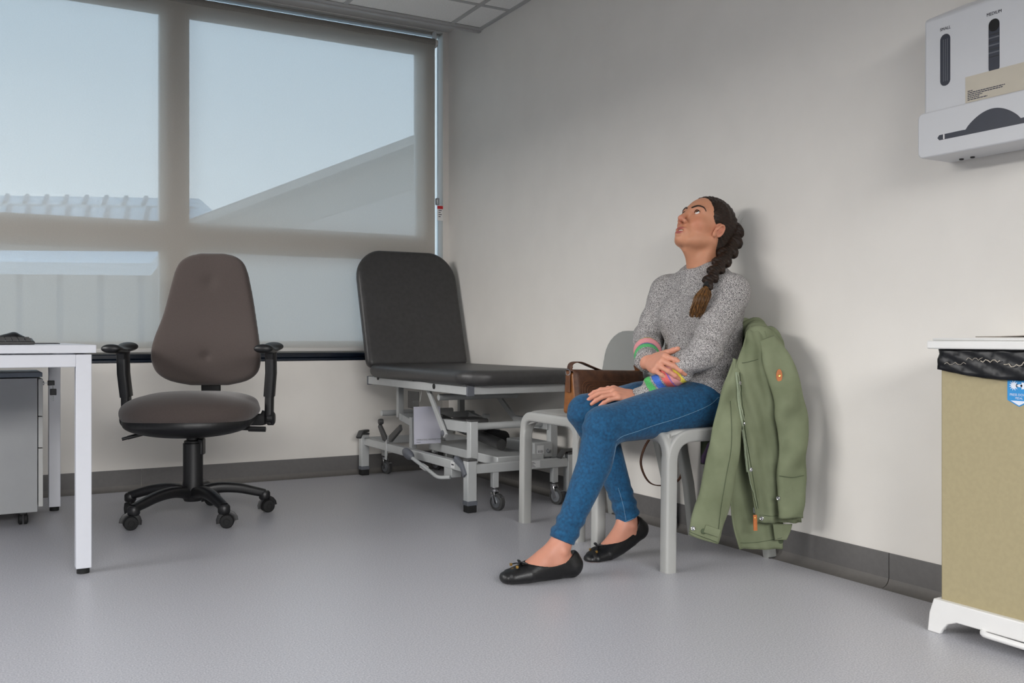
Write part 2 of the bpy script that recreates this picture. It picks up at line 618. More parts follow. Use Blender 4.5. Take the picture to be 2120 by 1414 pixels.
# fabric of the roller blind: light shows through it, frames behind read as darker bars
m_blind = bpy.data.materials.new('blind_screen_fabric'); m_blind.use_nodes = True
nt = m_blind.node_tree; nt.nodes.clear()
o_ = nt.nodes.new('ShaderNodeOutputMaterial'); mx1 = nt.nodes.new('ShaderNodeMixShader'); mx2 = nt.nodes.new('ShaderNodeMixShader')
tr = nt.nodes.new('ShaderNodeBsdfTransparent'); tl = nt.nodes.new('ShaderNodeBsdfTranslucent'); df = nt.nodes.new('ShaderNodeBsdfDiffuse')
tcb = nt.nodes.new('ShaderNodeTexCoord'); mpb = nt.nodes.new('ShaderNodeMapping'); nb_ = nt.nodes.new('ShaderNodeTexNoise'); rb_ = nt.nodes.new('ShaderNodeValToRGB')
mpb.inputs['Scale'].default_value = (140, 140, 420); nb_.inputs['Scale'].default_value = 1.0; nb_.inputs['Detail'].default_value = 3
rb_.color_ramp.elements[0].color = (0.115, 0.115, 0.115, 1); rb_.color_ramp.elements[1].color = (0.17, 0.17, 0.17, 1)
rb_.color_ramp.elements[0].position = 0.3; rb_.color_ramp.elements[1].position = 0.7
nt.links.new(tcb.outputs['Object'], mpb.inputs[0]); nt.links.new(mpb.outputs[0], nb_.inputs['Vector']); nt.links.new(nb_.outputs['Fac'], rb_.inputs[0])
tr.inputs[0].default_value = (1, 1, 1, 1); tl.inputs[0].default_value = (0.68, 0.62, 0.55, 1); df.inputs[0].default_value = (0.70, 0.67, 0.62, 1)
mx2.inputs[0].default_value = 0.5
nt.links.new(tl.outputs[0], mx2.inputs[1]); nt.links.new(df.outputs[0], mx2.inputs[2])
nt.links.new(rb_.outputs[0], mx1.inputs[0]); nt.links.new(mx2.outputs[0], mx1.inputs[1]); nt.links.new(tr.outputs[0], mx1.inputs[2])
nt.links.new(mx1.outputs[0], o_.inputs[0])
m_blindop = mat('blind_roll_fabric', (140, 136, 130), rough=0.85, var=0.05, vscale=150)

m_glass = bpy.data.materials.new('window_glass'); m_glass.use_nodes = True
nt = m_glass.node_tree; nt.nodes.clear()
o_ = nt.nodes.new('ShaderNodeOutputMaterial'); mxg = nt.nodes.new('ShaderNodeMixShader'); fr = nt.nodes.new('ShaderNodeFresnel')
trg = nt.nodes.new('ShaderNodeBsdfTransparent'); gl = nt.nodes.new('ShaderNodeBsdfGlossy')
fr.inputs[0].default_value = 1.45; gl.inputs['Roughness'].default_value = 0.02; trg.inputs[0].default_value = (0.94, 0.97, 0.97, 1)
nt.links.new(fr.outputs[0], mxg.inputs[0]); nt.links.new(trg.outputs[0], mxg.inputs[1]); nt.links.new(gl.outputs[0], mxg.inputs[2]); nt.links.new(mxg.outputs[0], o_.inputs[0])

# ================================================================== the room
XL, YF = -4.8, -7.2            # left wall, rear wall (both outside the picture)
ZC, YT, ZB = 2.42, -0.393, 2.520   # tiled ceiling, its edge trim, strip above the window
YW = 0.012                      # face of the window wall
def struct(o): o['kind'] = 'structure'; return o

struct(G().box((XL - .3, YF - .3, -0.12), (0.25, 0.125, 0.0)).build('floor', m_floor, smooth=False))
# right wall
struct(G().box((0.0, YF - .3, 0.0), (0.2, 0.125, 2.75)).build('wall_right', m_wall, smooth=False))
# window wall: dado, head, right pier
OPX1, OPZ0, OPZ1 = py_(917, 300, YW).x, 0.628, 2.516
wb = G()
wb.box((XL - .3, YW, 0.0), (0.0, 0.125, OPZ0))
wb.box((XL - .3, YW, OPZ1), (0.0, 0.125, 2.75))
wb.box((OPX1, YW, OPZ0), (0.0, 0.125, OPZ1))
wb.box((XL - .3, YW, OPZ0), (-4.55, 0.125, OPZ1))
struct(wb.build('wall_back', m_wall, smooth=False))
# left wall with two uncovered windows, outside the picture
wlft = G()
wlft.box((XL - .2, YF - .3, 0), (XL, 0.125, 0.95)); wlft.box((XL - .2, YF - .3, 2.45), (XL, 0.125, 2.75))
wlft.box((XL - .2, YF - .3, 0.95), (XL, -3.5, 2.45)); wlft.box((XL - .2, -0.25, 0.95), (XL, 0.125, 2.45)); wlft.box((XL - .2, -2.66, 0.95), (XL, -2.54, 2.45))
struct(wlft.build('wall_left', m_wall, smooth=False))
wfr = G()
wfr.box((XL - .3, YF - .2, 0), (0.2, YF, 0.95)); wfr.box((XL - .3, YF - .2, 2.45), (0.2, YF, 2.75))
wfr.box((XL - .3, YF - .2, .95), (-4.5, YF, 2.45)); wfr.box((-0.7, YF - .2, .95), (0.2, YF, 2.45))
struct(wfr.build('wall_front', m_wall, smooth=False))

# ceiling: slab, tiles, tee bars, edge trim, plaster strip above the window
ceil = struct(G().box((XL - .2, YF - .2, ZC + 0.035), (0.0, YT, 2.75)).build('ceiling', m_plaster, smooth=False))
struct(G().box((XL - .2, YT, ZB), (0.0, 0.125, 2.75)).build('trim_1', m_plaster, smooth=False))
trim2 = G().box((XL, YT - 0.030, ZC - 0.004), (0.0, YT + 0.012, ZC + 0.006)).box((XL, YT - 0.004, ZC - 0.012), (0.0, YT + 0.022, ZB))
struct(trim2.build('trim_2', m_tee, bevel=0.004))
tx = [-0.185 - 0.595 * i for i in range(9)]
ty = [-0.738 - 0.6 * i for i in range(11)]
def strip(lo, hi, edges):
    e = [hi] + [v for v in edges if lo < v < hi] + [lo]
    return [(e[i + 1], e[i]) for i in range(len(e) - 1)]
XS = strip(XL, 0.0, tx); YS = strip(YF, YT - .02, ty)
tile_me = {}
for (x0, x1) in XS:
    for (y0, y1) in YS:
        key = (round(x1 - x0, 3), round(y1 - y0, 3))
        if key not in tile_me:
            g = G().box((-key[0]/2 + .012, -key[1]/2 + .012, 0), (key[0]/2 - .012, key[1]/2 - .012, 0.014))
            me = g.mesh(); me.materials.append(m_ceil); tile_me[key] = me
        t = bpy.data.objects.new('ceiling_tile', tile_me[key]); COL.objects.link(t)
        t.location = ((x0 + x1) / 2, (y0 + y1) / 2, ZC + 0.004); attach(t, ceil)
for x in [v for v in tx if v > XL]:
    G().box((x - .012, YF, ZC), (x + .012, YT - .02, ZC + 0.03)).build('tee_bar', m_tee, ceil, smooth=False)
for y in [v for v in ty if v > YF]:
    G().box((XL, y - .012, ZC + .0005), (0, y + .012, ZC + 0.03)).build('tee_bar', m_tee, ceil, smooth=False)
G().box((-0.024, YF, ZC - .001), (0, YT - .02, ZC + 0.03)).build('wall_angle', m_tee, ceil, smooth=False)

# coved skirting in lengths
def skirting(name, a, b, nrm):
    root = empty(name, ((a[0]+b[0])/2, (a[1]+b[1])/2, 0)); struct(root)
    return root
def skirt_len(root, a, b, nrm):
    a, b, nrm = Vector((*a, 0)), Vector((*b, 0)), Vector((*nrm, 0))
    prof = [(0.0, 0.102), (0.005, 0.102), (0.006, 0.098), (0.006, 0.026)]
    prof2 = [(0.0, 0.026), (0.006, 0.026), (0.010, 0.016), (0.018, 0.007), (0.030, 0.002), (0.042, 0.0), (0, 0)]
    for pr, mm, nm in ((prof + [(0, 0.026)], m_skirt, 'skirting_length'), (prof2, m_cove, 'cove_strip')):
        vs = [p + nrm * s + Vector((0, 0, z)) for p in (a, b) for s, z in pr]
        k = len(pr)
        fs = [(i, (i+1) % k, k + (i+1) % k, k + i) for i in range(k)] + [tuple(range(k)), tuple(range(k, 2*k))[::-1]]
        G().add(vs, fs).build(nm, mm, root)
sr = skirting('baseboard_right', (0, YF), (0, YW), (-1, 0))
for a, b in ((YF, -3.0545), (-3.052, -0.9), (-0.898, YW)): skirt_len(sr, (0, a), (0, b), (-1, 0))
sb = skirting('baseboard_back', (XL, YW), (0, YW), (0, -1))
for a, b in ((XL, -1.682), (-1.680, 0.0)): skirt_len(sb, (a, YW), (b, YW), (0, -1))

# window: outer frame, mullions, transom, panes, handle
win = empty('window_1', (-2.3, 0.08, OPZ0)); struct(win)
WY0, WY1 = 0.05, 0.105
zb, zt = py_(640, 706, WY0).z, py_(600, 67, WY0).z           # glass edges
tz0, tz1 = py_(391, 520, WY0).z, py_(391, 461, WY0).z        # transom
mx0, mx1_ = py_(331, 300, WY0).x, py_(392, 300, WY0).x
gxr = py_(864, 300, WY0).x
fr_ = G()
gx2 = py_(901, 300, WY0).x; ztt = py_(600, 30, WY0).z
fr_.box((-4.55, WY0, OPZ0), (OPX1, WY1, zb)).box((-4.55, WY0, zt), (gx2, WY1, ztt)).box((-4.55, WY0, OPZ1 - .012), (OPX1, WY1, OPZ1))
fr_.box((gxr, WY0, zb), (gx2, WY1, zt)).box((-4.55, WY0, zb), (-4.45, WY1, OPZ1))
G().box((gx2 - .005, WY0 + .027, zb - .005), (OPX1, WY0 + .033, OPZ1)).build('pane', m_glass, win, smooth=False)
G().box((-4.5, WY0 + .027, ztt - .005), (gx2 - .005, WY0 + .033, OPZ1)).build('pane', m_glass, win, smooth=False)
fr_.build('window_frame', m_upvc, win, bevel=0.004)
for a, b in ((mx0, mx1_), (-3.06, -2.92)):
    G().box((a, WY0 - .004, zb), (b, WY1 + .004, zt)).build('mullion', m_upvc, win, bevel=0.004)
cols_ = ((-4.45, -3.06), (-2.92, mx0), (mx1_, gxr))
for a, b in cols_:
    G().box((a, WY0, tz0), (b, WY1, tz1)).build('transom', m_upvc, win, bevel=0.004)
    for z0, z1 in ((zb, tz0), (tz1, zt)):
        G().box((a - .005, WY0 + .027, z0 - .005), (b + .005, WY0 + .033, z1 + .005)).build('pane', m_glass, win, smooth=False)
hc = py_(355, 236, WY0 - .004)
hd = G().box((hc.x - .015, WY0 - .018, hc.z - .035), (hc.x + .013, WY0 - .004, hc.z + .035)); hd.build('handle_plate', m_whitep, win, bevel=.004)
G().bar((hc.x + .002, WY0 - .012, hc.z + .02), (hc.x + .002, WY0 - .030, hc.z + .02), .018, .018).bar((hc.x + .002, WY0 - .030, hc.z + .03), (hc.x + .006, WY0 - .028, hc.z - .10), .018, .014, up=(0, 1, 0)).build('handle', m_whitep, win, bevel=.004)
tv = py_(445, 492, WY0)
G().box((tv.x - .045, WY0 - .008, tv.z - .006), (tv.x + .045, WY0, tv.z + .006)).build('trickle_vent', m_whitep, win, bevel=.002)
# dark strip of window bed below the blind
sill = G().box((-4.55, 0.012, OPZ0 - .006), (OPX1, WY0, OPZ0 + .012)); sill.build('dark_sill', m_dark, win, bevel=.003)
G().box((-4.55, 0.028, OPZ0 + .012), (OPX1, WY0, OPZ0 + .04)).build('dark_rail', m_dark, win, bevel=.006)

# roller blind
bl = empty('roller_blind', (-1.6, 0.0, 2.45))
tag(bl, 'pale grey translucent roller blind drawn down over the window', 'blind')
BX0, BX1, BY = -3.6, py_(900, 300, -.006).x, -0.004
G().cyl((BX0, 0.014, 2.446), (BX1 + .004, 0.014, 2.446), 0.026, n=24).build('roller', m_blindop, bl)
fab = G()
nx_ = 60
zz = [0.694 + (2.445 - 0.694) * j / 30 for j in range(31)]
fab.grid([[Vector((BX0 + (BX1 - BX0) * i / nx_, BY - .0035 + 0.0012 * math.sin(i * .9 + z * 2), z)) for i in range(nx_ + 1)] for z in zz])
fab.build('fabric', m_blind, bl, angle=0)
G().box((BX0, BY - .010, 0.676), (BX1, BY + .006, 0.697)).build('bottom_bar', m_upvc, bl, bevel=.004)
G().box((BX1 + .004, -0.010, 2.415), (BX1 + .011, 0.04, 2.514)).build('end_bracket', m_whitep, bl, bevel=.003)
G().lathe((BX1 + .013, 0.014, 2.446), (1, 0, 0), [(.018, 0), (.020, .003), (.020, .010), (.012, .012)]).build('chain_wheel', m_whitep, bl)
ch0 = Vector((BX1 + .020, -0.002, 2.45)); che = py_(908, 418, -.002)
G().tube([ch0, Vector((BX1 + .020, -.002, che.z + .02))], .0014, 6).tube([ch0 + Vector((.009, .02, 0)), Vector((BX1 + .026, .012, che.z + .02))], .0014, 6).build('control_chain', m_steel, bl)
G().box((BX1 + .012, -.008, che.z - .018), (BX1 + .030, .016, che.z + .022)).build('chain_tensioner', m_steel, bl, bevel=.004)
tg = py_(911, 440, -.012)
lab = G().box((tg.x - .017, -.013, tg.z - .046), (tg.x + .018, -.011, tg.z + .020)); lb = lab.build('warning_tag', m_whitep, bl, smooth=False)
m_red = mat('red_print', (190, 24, 34), rough=0.5, var=.03)
G().box((tg.x - .017, -.0137, tg.z + .020), (tg.x + .018, -.0105, tg.z + .038)).build('tag_header', m_red, lb, smooth=False)
m_ink = mat('dark_ink', (40, 42, 50), rough=0.6, var=.05)
for i in range(4):
    G().box((tg.x - .010, -.0136, tg.z + .010 - i * .012), (tg.x + .010 - (i % 2) * .007, -.0130, tg.z + .014 - i * .012)).build('tag_text', m_ink, lb, smooth=False)

# ================================================================== neighbouring roofs seen through the blind
m_roof1 = mat('pale_metal_roof', (188, 200, 208), rough=0.5, var=.03, vscale=3)
m_roof2 = mat('grey_membrane_roof', (152, 150, 147), rough=0.8, var=.04, vscale=2)
m_brickw = mat('buff_render', (168, 158, 150), rough=0.85, var=.05, vscale=4)
m_seam = mat('grey_roof_seam', (112, 122, 132), rough=0.6, var=.03)
# low pavilion with ridge lantern, about 26 m away
D = 26.0
b1 = empty('pavilion_building', pd(180, 640, D)); tag(b1, 'distant low building with pale standing-seam metal roof behind the left pane', 'building')
ex, ez = Vector((_c, -_s, 0)), Vector((0, 0, 1)); ey = Vector((_s, _c, 0))
def rel(px, py, back=0.0): return pd(px, py, D + back)
def slab(corners, t, name, m_, par):
    g = G(); n_ = len(corners); vs = [Vector(p) for p in corners] + [Vector(p) + Vector((0, 0, -t)) for p in corners]
    g.add(vs, [tuple(range(n_)), tuple(range(n_, 2*n_))[::-1]] + [(i, (i+1) % n_, n_ + (i+1) % n_, n_ + i) for i in range(n_)])
    return g.build(name, m_, par, smooth=False)
rf1 = slab([rel(-420, 398, 3.5), rel(412, 411, 3.5), rel(395, 427, 1.6), rel(-420, 414, 1.6)], .15, 'lantern_roof', m_roof1, b1)
slab([rel(-420, 414, 1.7), rel(392, 427, 1.7), rel(392, 433, 1.7), rel(-420, 420, 1.7)], .05, 'lantern_wall', mat('brown_fascia', (128, 104, 92), rough=.8, var=.05), b1)
rf2 = slab([rel(-420, 420, 1.5), rel(412, 432, 1.5), rel(470, 480, 0), rel(-420, 455, 0)], .2, 'main_roof', m_roof1, b1)
slab([rel(412, 411, 3.5), rel(395, 427, 1.6), rel(412, 432, 1.5), rel(470, 480, 0), rel(480, 470, 4)], .2, 'hip_roof', m_roof1, b1)
for i in range(20):
    x = -400 + i * 41
    a, b_ = rel(x + 6, 398 + (x + 420) * .0156, 3.5), rel(x, 414 + (x + 420) * .0156, 1.6)
    G().bar(a + ez * .03, b_ + ez * .03, .11, .06).build('roof_seam', m_seam, rf1, smooth=False)
    a, b_ = rel(x + 10, 420 + (x + 420) * .0144, 1.5), rel(x, 455 + (x + 420) * .028, 0)
    G().bar(a + ez * .03, b_ + ez * .03, .11, .06).build('roof_seam', m_seam, rf2, smooth=False)
bw = G(); c0, c1 = rel(-420, 462, .5), rel(465, 487, .5)
bw.add([c0, c1, Vector((c1.x, c1.y, -3)), Vector((c0.x, c0.y, -3))] + [q + ey * 5 for q in (c0, c1, Vector((c1.x, c1.y, -3)), Vector((c0.x, c0.y, -3)))],
       [(0,1,2,3), (7,6,5,4), (0,4,5,1), (1,5,6,2), (2,6,7,3), (3,7,4,0)]).build('wall', m_brickw, b1, smooth=False)
# white canopy strip lower down in front of it
D = 20.0
b3 = empty('canopy', pd(100, 560, D)); tag(b3, 'white flat-edged canopy below the pale metal roof outside the window', 'canopy')
slab([rel(-420, 515, 0), rel(332, 521, 0), rel(312, 545, -.6), rel(-420, 538, -.6)], .25, 'canopy_roof', mat('white_canopy', (232, 238, 244), rough=.5, var=.02), b3)
for i in range(9):
    p = rel(-380 + i * 84, 545, -.3); G().bar(p, Vector((p.x, p.y, -3)), .12, .12, up=(1, 0, 0)).build('post', m_seam, b3, smooth=False)
# near gable, about 14 m away
D = 14.0
b2 = empty('gable_building', pd(700, 600, D)); tag(b2, 'grey gable-roofed building rising behind the right window pane', 'building')
gx = G()
def quadprism(pts, back, name, m_):
    f_ = [Vector(p) for p in pts]; n_ = len(f_)
    G().add(f_ + [p + ey * back for p in f_], [tuple(range(n_))[::-1], tuple(range(n_, 2*n_))] + [(i, (i+1) % n_, n_ + (i+1) % n_, n_ + i) for i in range(n_)]).build(name, m_, b2, smooth=False)
A_, B_, C_ = rel(405, 468), rel(1260, 150), rel(1260, 720)
quadprism([rel(430, 462), rel(1260, 152), rel(1260, 262), rel(560, 485), rel(430, 520)], 5, 'verge_wall', m_roof2)
quadprism([rel(430, 520), rel(560, 486), rel(1260, 263), Vector((C_.x, C_.y, -3)), Vector((rel(430, 500).x, rel(430, 500).y, -3))], 4.8, 'wall', mat('pale_grey_cladding', (172, 168, 166), rough=.8, var=.03, vscale=3))
b2r = G().bar(rel(400, 474) - ey * .1, rel(1290, 140) - ey * .1, .6, .12); b2r.build('roof_edge', m_roof2, b2, smooth=False)
# ground outside
struct(G().box((-60, 1.0, -3.4), (60, 70, -3.2)).box((-60, -60, -3.4), (-5.2, 1.0, -3.2)).build('ground_outside', mat('pale_gravel', (150, 150, 148), rough=.9, var=.08, vscale=2), smooth=False))

# unseen blocks added to hide the low sky from the side and rear windows
ob_ = empty('sky_blocker_side', (-13, -4, -3.2)); tag(ob_, 'added brick block, out of view, keeping low sky from the left-hand windows', 'building')
m_brk = mat('brown_brick', (120, 100, 88), rough=.9, var=.1, vscale=6)
blk = G().box((-15, -16, -3.2), (-12, 9, 5.6)).build('wall', m_brk, ob_, smooth=False)
G().box((-15.3, -16.3, 5.6), (-11.8, 9.3, 5.9)).build('roof', m_roof2, ob_, smooth=False)
for i in range(8):
    for z in (-1.8, 1.4):
        G().box((-12.0, -14.6 + i * 2.9, z), (-11.95, -13.1 + i * 2.9, z + 1.5)).build('window', m_dark, ob_, smooth=False)
oc_ = empty('sky_blocker_rear', (-3, -17, -3.2)); tag(oc_, 'added brick block, out of view, keeping low sky from the rear windows', 'building')
G().box((-11, -19, -3.2), (8, -17.0, 5.2)).build('wall', m_brk, oc_, smooth=False)
G().box((-11.2, -19.3, 5.2), (8.3, -16.8, 5.5)).build('roof', m_roof2, oc_, smooth=False)
struct(G().box((-5.2, -60, -3.4), (20, -7.6, -3.2)).build('ground_yard', MATS['pale_gravel'], smooth=False))

# ================================================================== office chair
m_cfab = mat('brown_grey_upholstery', (84, 75, 72), rough=0.92, var=.06, vscale=300, bump=.25, bscale=1200, sheen=.25, spec=.2)
def office_chair():
    root = empty('office_chair', (0, 0, 0))
    tag(root, 'high-backed brown-grey swivel office chair with black armrests in front of the blind', 'chair')
    K = dict(world=False)
    # local: faces -Y
    g = []
    # seat pad
    def seat_post(p, d):
        # waterfall front and a dished middle
        return d + 0.010 * np.exp(-((p[:, 0] / .15) ** 2 + ((p[:, 1] - .06) / .16) ** 2))
    pr = [sd_ell((0, -.02, .448), (.275, .25, .078), k=.0), sd_ell((0, -.11, .440), (.25, .185, .080), k=.05), sd_ell((0, .10, .468), (.235, .15, .05), k=.06)]
    me, V = sd_mesh(pr, .007, seat_post); relax(me, 4)
    finish('seat', me, m_cfab, root, angle=0, **K)
    pr = [sd_ell((0, -.02, .412), (.262, .243, .054)), sd_ell((0, -.11, .405), (.24, .184, .056), k=.05)]
    me, V = sd_mesh(pr, .008); relax(me, 3)
    finish('seat_shell', me, m_black, root, angle=0, **K)
    # backrest: pear outline, tufted at two points
    half = [(.05, 1.106), (.10, 1.094), (.138, 1.068), (.158, 1.03), (.169, .99), (.186, .916), (.204, .832), (.225, .748), (.236, .68), (.234, .64), (.216, .598), (.165, .567), (.08, .550)]
    hz = [Vector((x, z, 0)) for x, z in half]
    hz = [(v.x, .540 + (v.y - .55) * 1.07) for v in bez(hz, 3)]
    outline = [(x, z) for x, z in hz] + [(-x, z) for x, z in reversed(hz)]
    # local frame of the pad: u = -x ... front faces -Y
    BM = frame((0, .215, 0), (1, 0, 0), (0, .07, 1))
    bend_ = lambda u, v: .050 * np.exp(-((v - .70) / .12) ** 2) - .03 + .035 * (u / .23) ** 2
    dent_ = lambda u, v: .013 * np.exp(-((u / .022) ** 2 + ((v - .668) / .018) ** 2)) + .010 * np.exp(-((u / .03) ** 2 + ((v - 1.0) / .03) ** 2)) + .006 * np.exp(-((u / .08) ** 2 + ((v - .69) / .05) ** 2))
    me, V = sd_mesh([sd_pad(BM, outline, .024, .022, .016, bend_, dent_)], .006); relax(me, 4, .5)
    finish('backrest', me, m_cfab, root, angle=0, **K)
    out2 = [(x * .985, .82 + (z - .82) * .985) for x, z in outline]
    me, V = sd_mesh([sd_pad(BM @ Matrix.Translation((0, 0, -.026)), out2, .014, .012, .0, bend_)], .007); relax(me, 3)
    finish('back_shell', me, m_black, root, angle=0, **K)
    # upright of the back, mechanism
    G().sweep(fillet([(0, .03, .385), (0, .25, .385), (0, .30, .46), (0, .27, .75)], .06), rrect(.022, .085, .008, 3), up=(1, 0, 0)).build('back_upright', m_black, root, angle=40, **K)
    G().box((-.085, -.10, .365), (.085, .12, .405)).build('mechanism', m_black, root, bevel=.012, seg=3, **K)
    G().tube([(.07, -.02, .385), (.17, -.05, .375), (.30, -.055, .372)], .007, 8).tube([(.24, -.054, .373), (.31, -.056, .371)], .011, 8).build('tilt_lever', m_black, root, **K)
    G().tube([(-.07, -.05, .385), (-.15, -.09, .365), (-.23, -.11, .345)], .008, 8).sweep([(-.15, -.09, .365), (-.25, -.115, .340)], rrect(.030, .012, .005, 3)).build('height_lever', m_black, root, **K)
    G().tube([(-.07, -.02, .385), (-.14, -.06, .372)], .008, 8).sweep([(-.12, -.05, .374), (-.20, -.09, .352)], rrect(.028, .012, .005, 3)).build('back_lever', m_black, root, **K)
    # gas column
    G().lathe((0, 0, .07), (0, 0, 1), [(.035, 0), (.040, .01), (.044, .05), (.040, .09), (.040, .24), (.032, .245), (.032, .25)]).build('column', m_black, root, **K)
    G().lathe((0, 0, .32), (0, 0, 1), [(.034, -.045), (.036, -.04), (.036, .0), (.026, .004), (.026, .05)]).build('gas_lift', m_black, root, **K)
    G().box((.02, -.02, .26), (.045, .03, .33)).build('column_collar', m_black, root, bevel=.006, **K)
    # five-star base with castors
    for i in range(5):
        a = R(BASE_A + 72 * i); d = Vector((math.cos(a), math.sin(a), 0)); s = Vector((-d.y, d.x, 0))
        path = [d * .03 + Vector((0, 0, .105)), d * .10 + Vector((0, 0, .118)), d * .18 + Vector((0, 0, .112)), d * .25 + Vector((0, 0, .094)), d * .293 + Vector((0, 0, .082))]
        sp = G().sweep(bez(path, 4), rrect(.044, .042, .014, 3), scale=[1.15 - .35 * t / 16 for t in range(17)])
        ob = sp.build('base_spoke', m_black, root, **K)
        e = d * .293
        cs = empty('caster', (0, 0, 0)); cs.parent = root
        fork = G().lathe(e + Vector((0, 0, .056)), (0, 0, 1), [(.020, 0), (.024, .006), (.024, .028), (.018, .036)], 16)
        fo = fork.build('caster_stem', m_black, cs, **K)
        wd = Vector((math.cos(a + WH[i]), math.sin(a + WH[i]), 0)); wa = Vector((-wd.y, wd.x, 0)); wc = e + wd * .012 + Vector((0, 0, .0275))
        for sg in (-1, 1):
            G().lathe(wc + wa * (.006 * sg), wa * sg, [(.0270, 0), (.0275, .004), (.0275, .012), (.024, .018), (.012, .020), (.010, .018)], 24).build('caster_wheel', m_blackr, cs, **K)
        hood = []
        for t in range(9):
            th = R(-20 + 25 * t); hood.append(wc + wd * (-math.cos(th) * .031) + Vector((0, 0, math.sin(th) * .031)))
        G().sweep(hood, rrect(.024, .005, .002, 2), up=wa).build('caster_hood', m_black, cs, **K)
    # armrests
    for sg in (-1, 1):
        ar = empty('armrest', (0, 0, 0)); ar.parent = root
        x = .268 * sg; xt = .302 * sg
        G().sweep(fillet([(.10 * sg, .08, .40), (x + .012 * sg, .08, .40), (x + .025 * sg, .08, .43)], .02), rrect(.05, .022, .006, 3), up=(0, 1, 0)).build('arm_bracket', m_black, ar, **K)
        G().sweep([(x + .030 * sg, .08, .385), (x + .033 * sg, .08, .56)], rrect(.050, .034, .010, 3), up=(1, 0, 0)).build('arm_post', m_black, ar, **K)
        G().sweep([(x + .031 * sg, .08, .50), (xt + .006 * sg, .072, .60), (xt + .006 * sg, .066, .685)], rrect(.060, .044, .014, 4), up=(1, 0, 0)).build('arm_sleeve', m_black, ar, **K)
        G().lathe((x + .036 * sg, .08, .405), (sg, 0, 0), [(.026, -.014), (.030, -.01), (.030, .012), (.022, .018)], 20).build('arm_knob', m_black, ar, **K)
        G().box((x + .047 * sg - .003, .05, .615), (x + .047 * sg + .003, .075, .64)).build('arm_button', m_black, ar, bevel=.002, **K)
        def pad_post(p, d, cx=xt + .006 * sg):
            return d + .012 * np.exp(-((p[:, 1] - .03) / .05) ** 2) * np.clip((p[:, 2] - .70) / .01, 0, 1)
        pr = [sd_loft([((xt + .004 * sg, -.085, .705), (1, 0, 0), .040, (0, 0, 1), .019), ((xt + .006 * sg, .03, .701), (1, 0, 0), .036, (0, 0, 1), .019), ((xt + .006 * sg, .13, .712), (1, 0, 0), .044, (0, 0, 1), .020)])]
        me, V = sd_mesh(pr, .004, pad_post); relax(me, 5)
        finish('arm_pad', me, m_black, ar, angle=0, **K)
        G().sweep([(xt + .006 * sg, .066, .66), (xt + .006 * sg, .064, .70)], rrect(.066, .04, .012, 4), up=(1, 0, 0), scale=[.9, 1.15]).build('pad_mount', m_black, ar, **K)
    return root
BASE_A = -102.0 - (-23)
WH = [R(a) for a in (60, 10, -80, 130, -30)]
OCX, OCY = -1.605, -0.871
# spoke angles measured on the floor: castors at (-1.847,-1.024) (-1.538,-1.176) (-1.318,-.921) ...
BASE_A = math.degrees(math.atan2(-1.176 - OCY, -1.538 - OCX)) - (-26)
oc = office_chair()
oc.location = (OCX, OCY, 0); oc.rotation_euler = (0, 0, R(-26))

# ================================================================== desk
def desk():
    root = empty('desk', (-2.6, -1.0, 0)); tag(root, 'white desk with square tube legs at the left edge', 'desk')
    z = .727
    G().box((-3.72, -1.700, z - .026), (-2.062, -0.385, z)).build('desk_top', m_white, root, bevel=.0015)
    t = .046
    for y in (-1.672, -.410):
        G().box((-3.66, y - t/2, z - .026 - .040 - .004), (-2.075 - t, y + t/2, z - .030)).build('frame_rail', m_white, root, bevel=.002)
    for x in (-2.098, -3.68):
        G().box((x - t/2, -1.66, z - .070), (x + t/2, -.42, z - .030)).build('frame_rail', m_white, root, bevel=.002)
        for y in (-1.672, -.410):
            G().box((x - t/2, y - t/2, .018), (x + t/2, y + t/2, z - .030)).build('leg', m_white, root, bevel=.002)
            G().cyl((x, y, 0), (x, y, .02), .019, n=16).build('foot', m_blackr, root)
    return root
desk()
# pedestal drawer unit under the desk
m_ped = mat('grey_laminate', (158, 160, 162), rough=0.5, var=.02, vscale=12)
m_pedtop = mat('slate_laminate', (104, 112, 122), rough=0.45, var=.02, vscale=12)
m_pedf = mat('pale_grey_laminate', (186, 186, 184), rough=0.5, var=.02, vscale=12)
def pedestal():
    root = empty('drawer_pedestal', (-2.42, -.5, 0)); tag(root, 'grey mobile drawer pedestal under the white desk', 'drawers')
    x1 = -2.180; y0, y1 = -.730, -.345; z0, z1 = .052, .610
    G().box((-2.74, y0, z0), (x1, y1, z1 - .022)).build('body', m_ped, root, bevel=.0015)
    G().box((-2.74, y0 - .002, z1 - .018), (x1 + .018, y1, z1)).build('top', m_pedtop, root, bevel=.0015)
    for za, zb_ in ((.072, .305), (.309, .432), (.436, .584)):
        G().box((x1 + .003, y0 + .001, za), (x1 + .020, y1, zb_)).build('drawer_front', m_pedf, root, bevel=.0012)
    ly = y0 + .03
    G().lathe((x1 + .02, ly, .566), (1, 0, 0), [(.009, 0), (.009, .004), (.007, .006)], 16).build('lock', m_chrome, root)
    for x, y in ((-2.23, -.69), (-2.68, -.69), (-2.23, -.39), (-2.68, -.39)):
        c = empty('caster', (0, 0, 0)); attach(c, root)
        G().box((x - .014, y - .014, .040), (x + .014, y + .014, .056)).build('caster_plate', m_black, c, bevel=.003)
        for s in (-1, 1):
            G().lathe((x + .004 * s, y, .021), (s, 0, 0), [(.021, 0), (.021, .010), (.014, .014)], 20).build('caster_wheel', m_blackr, c)
    return x1, ly
px1, ply = pedestal()
ky = empty('key_ring', (px1 + .03, ply, .566)); tag(ky, 'pair of black-headed keys hanging from the pedestal lock', 'keys')
G().bar((px1 + .024, ply, .566), (px1 + .040, ply, .566), .006, .002).build('key_blade', m_steel, ky)
G().box((px1 + .038, ply - .004, .556), (px1 + .064, ply + .004, .576)).build('key_head', m_black, ky, bevel=.002)
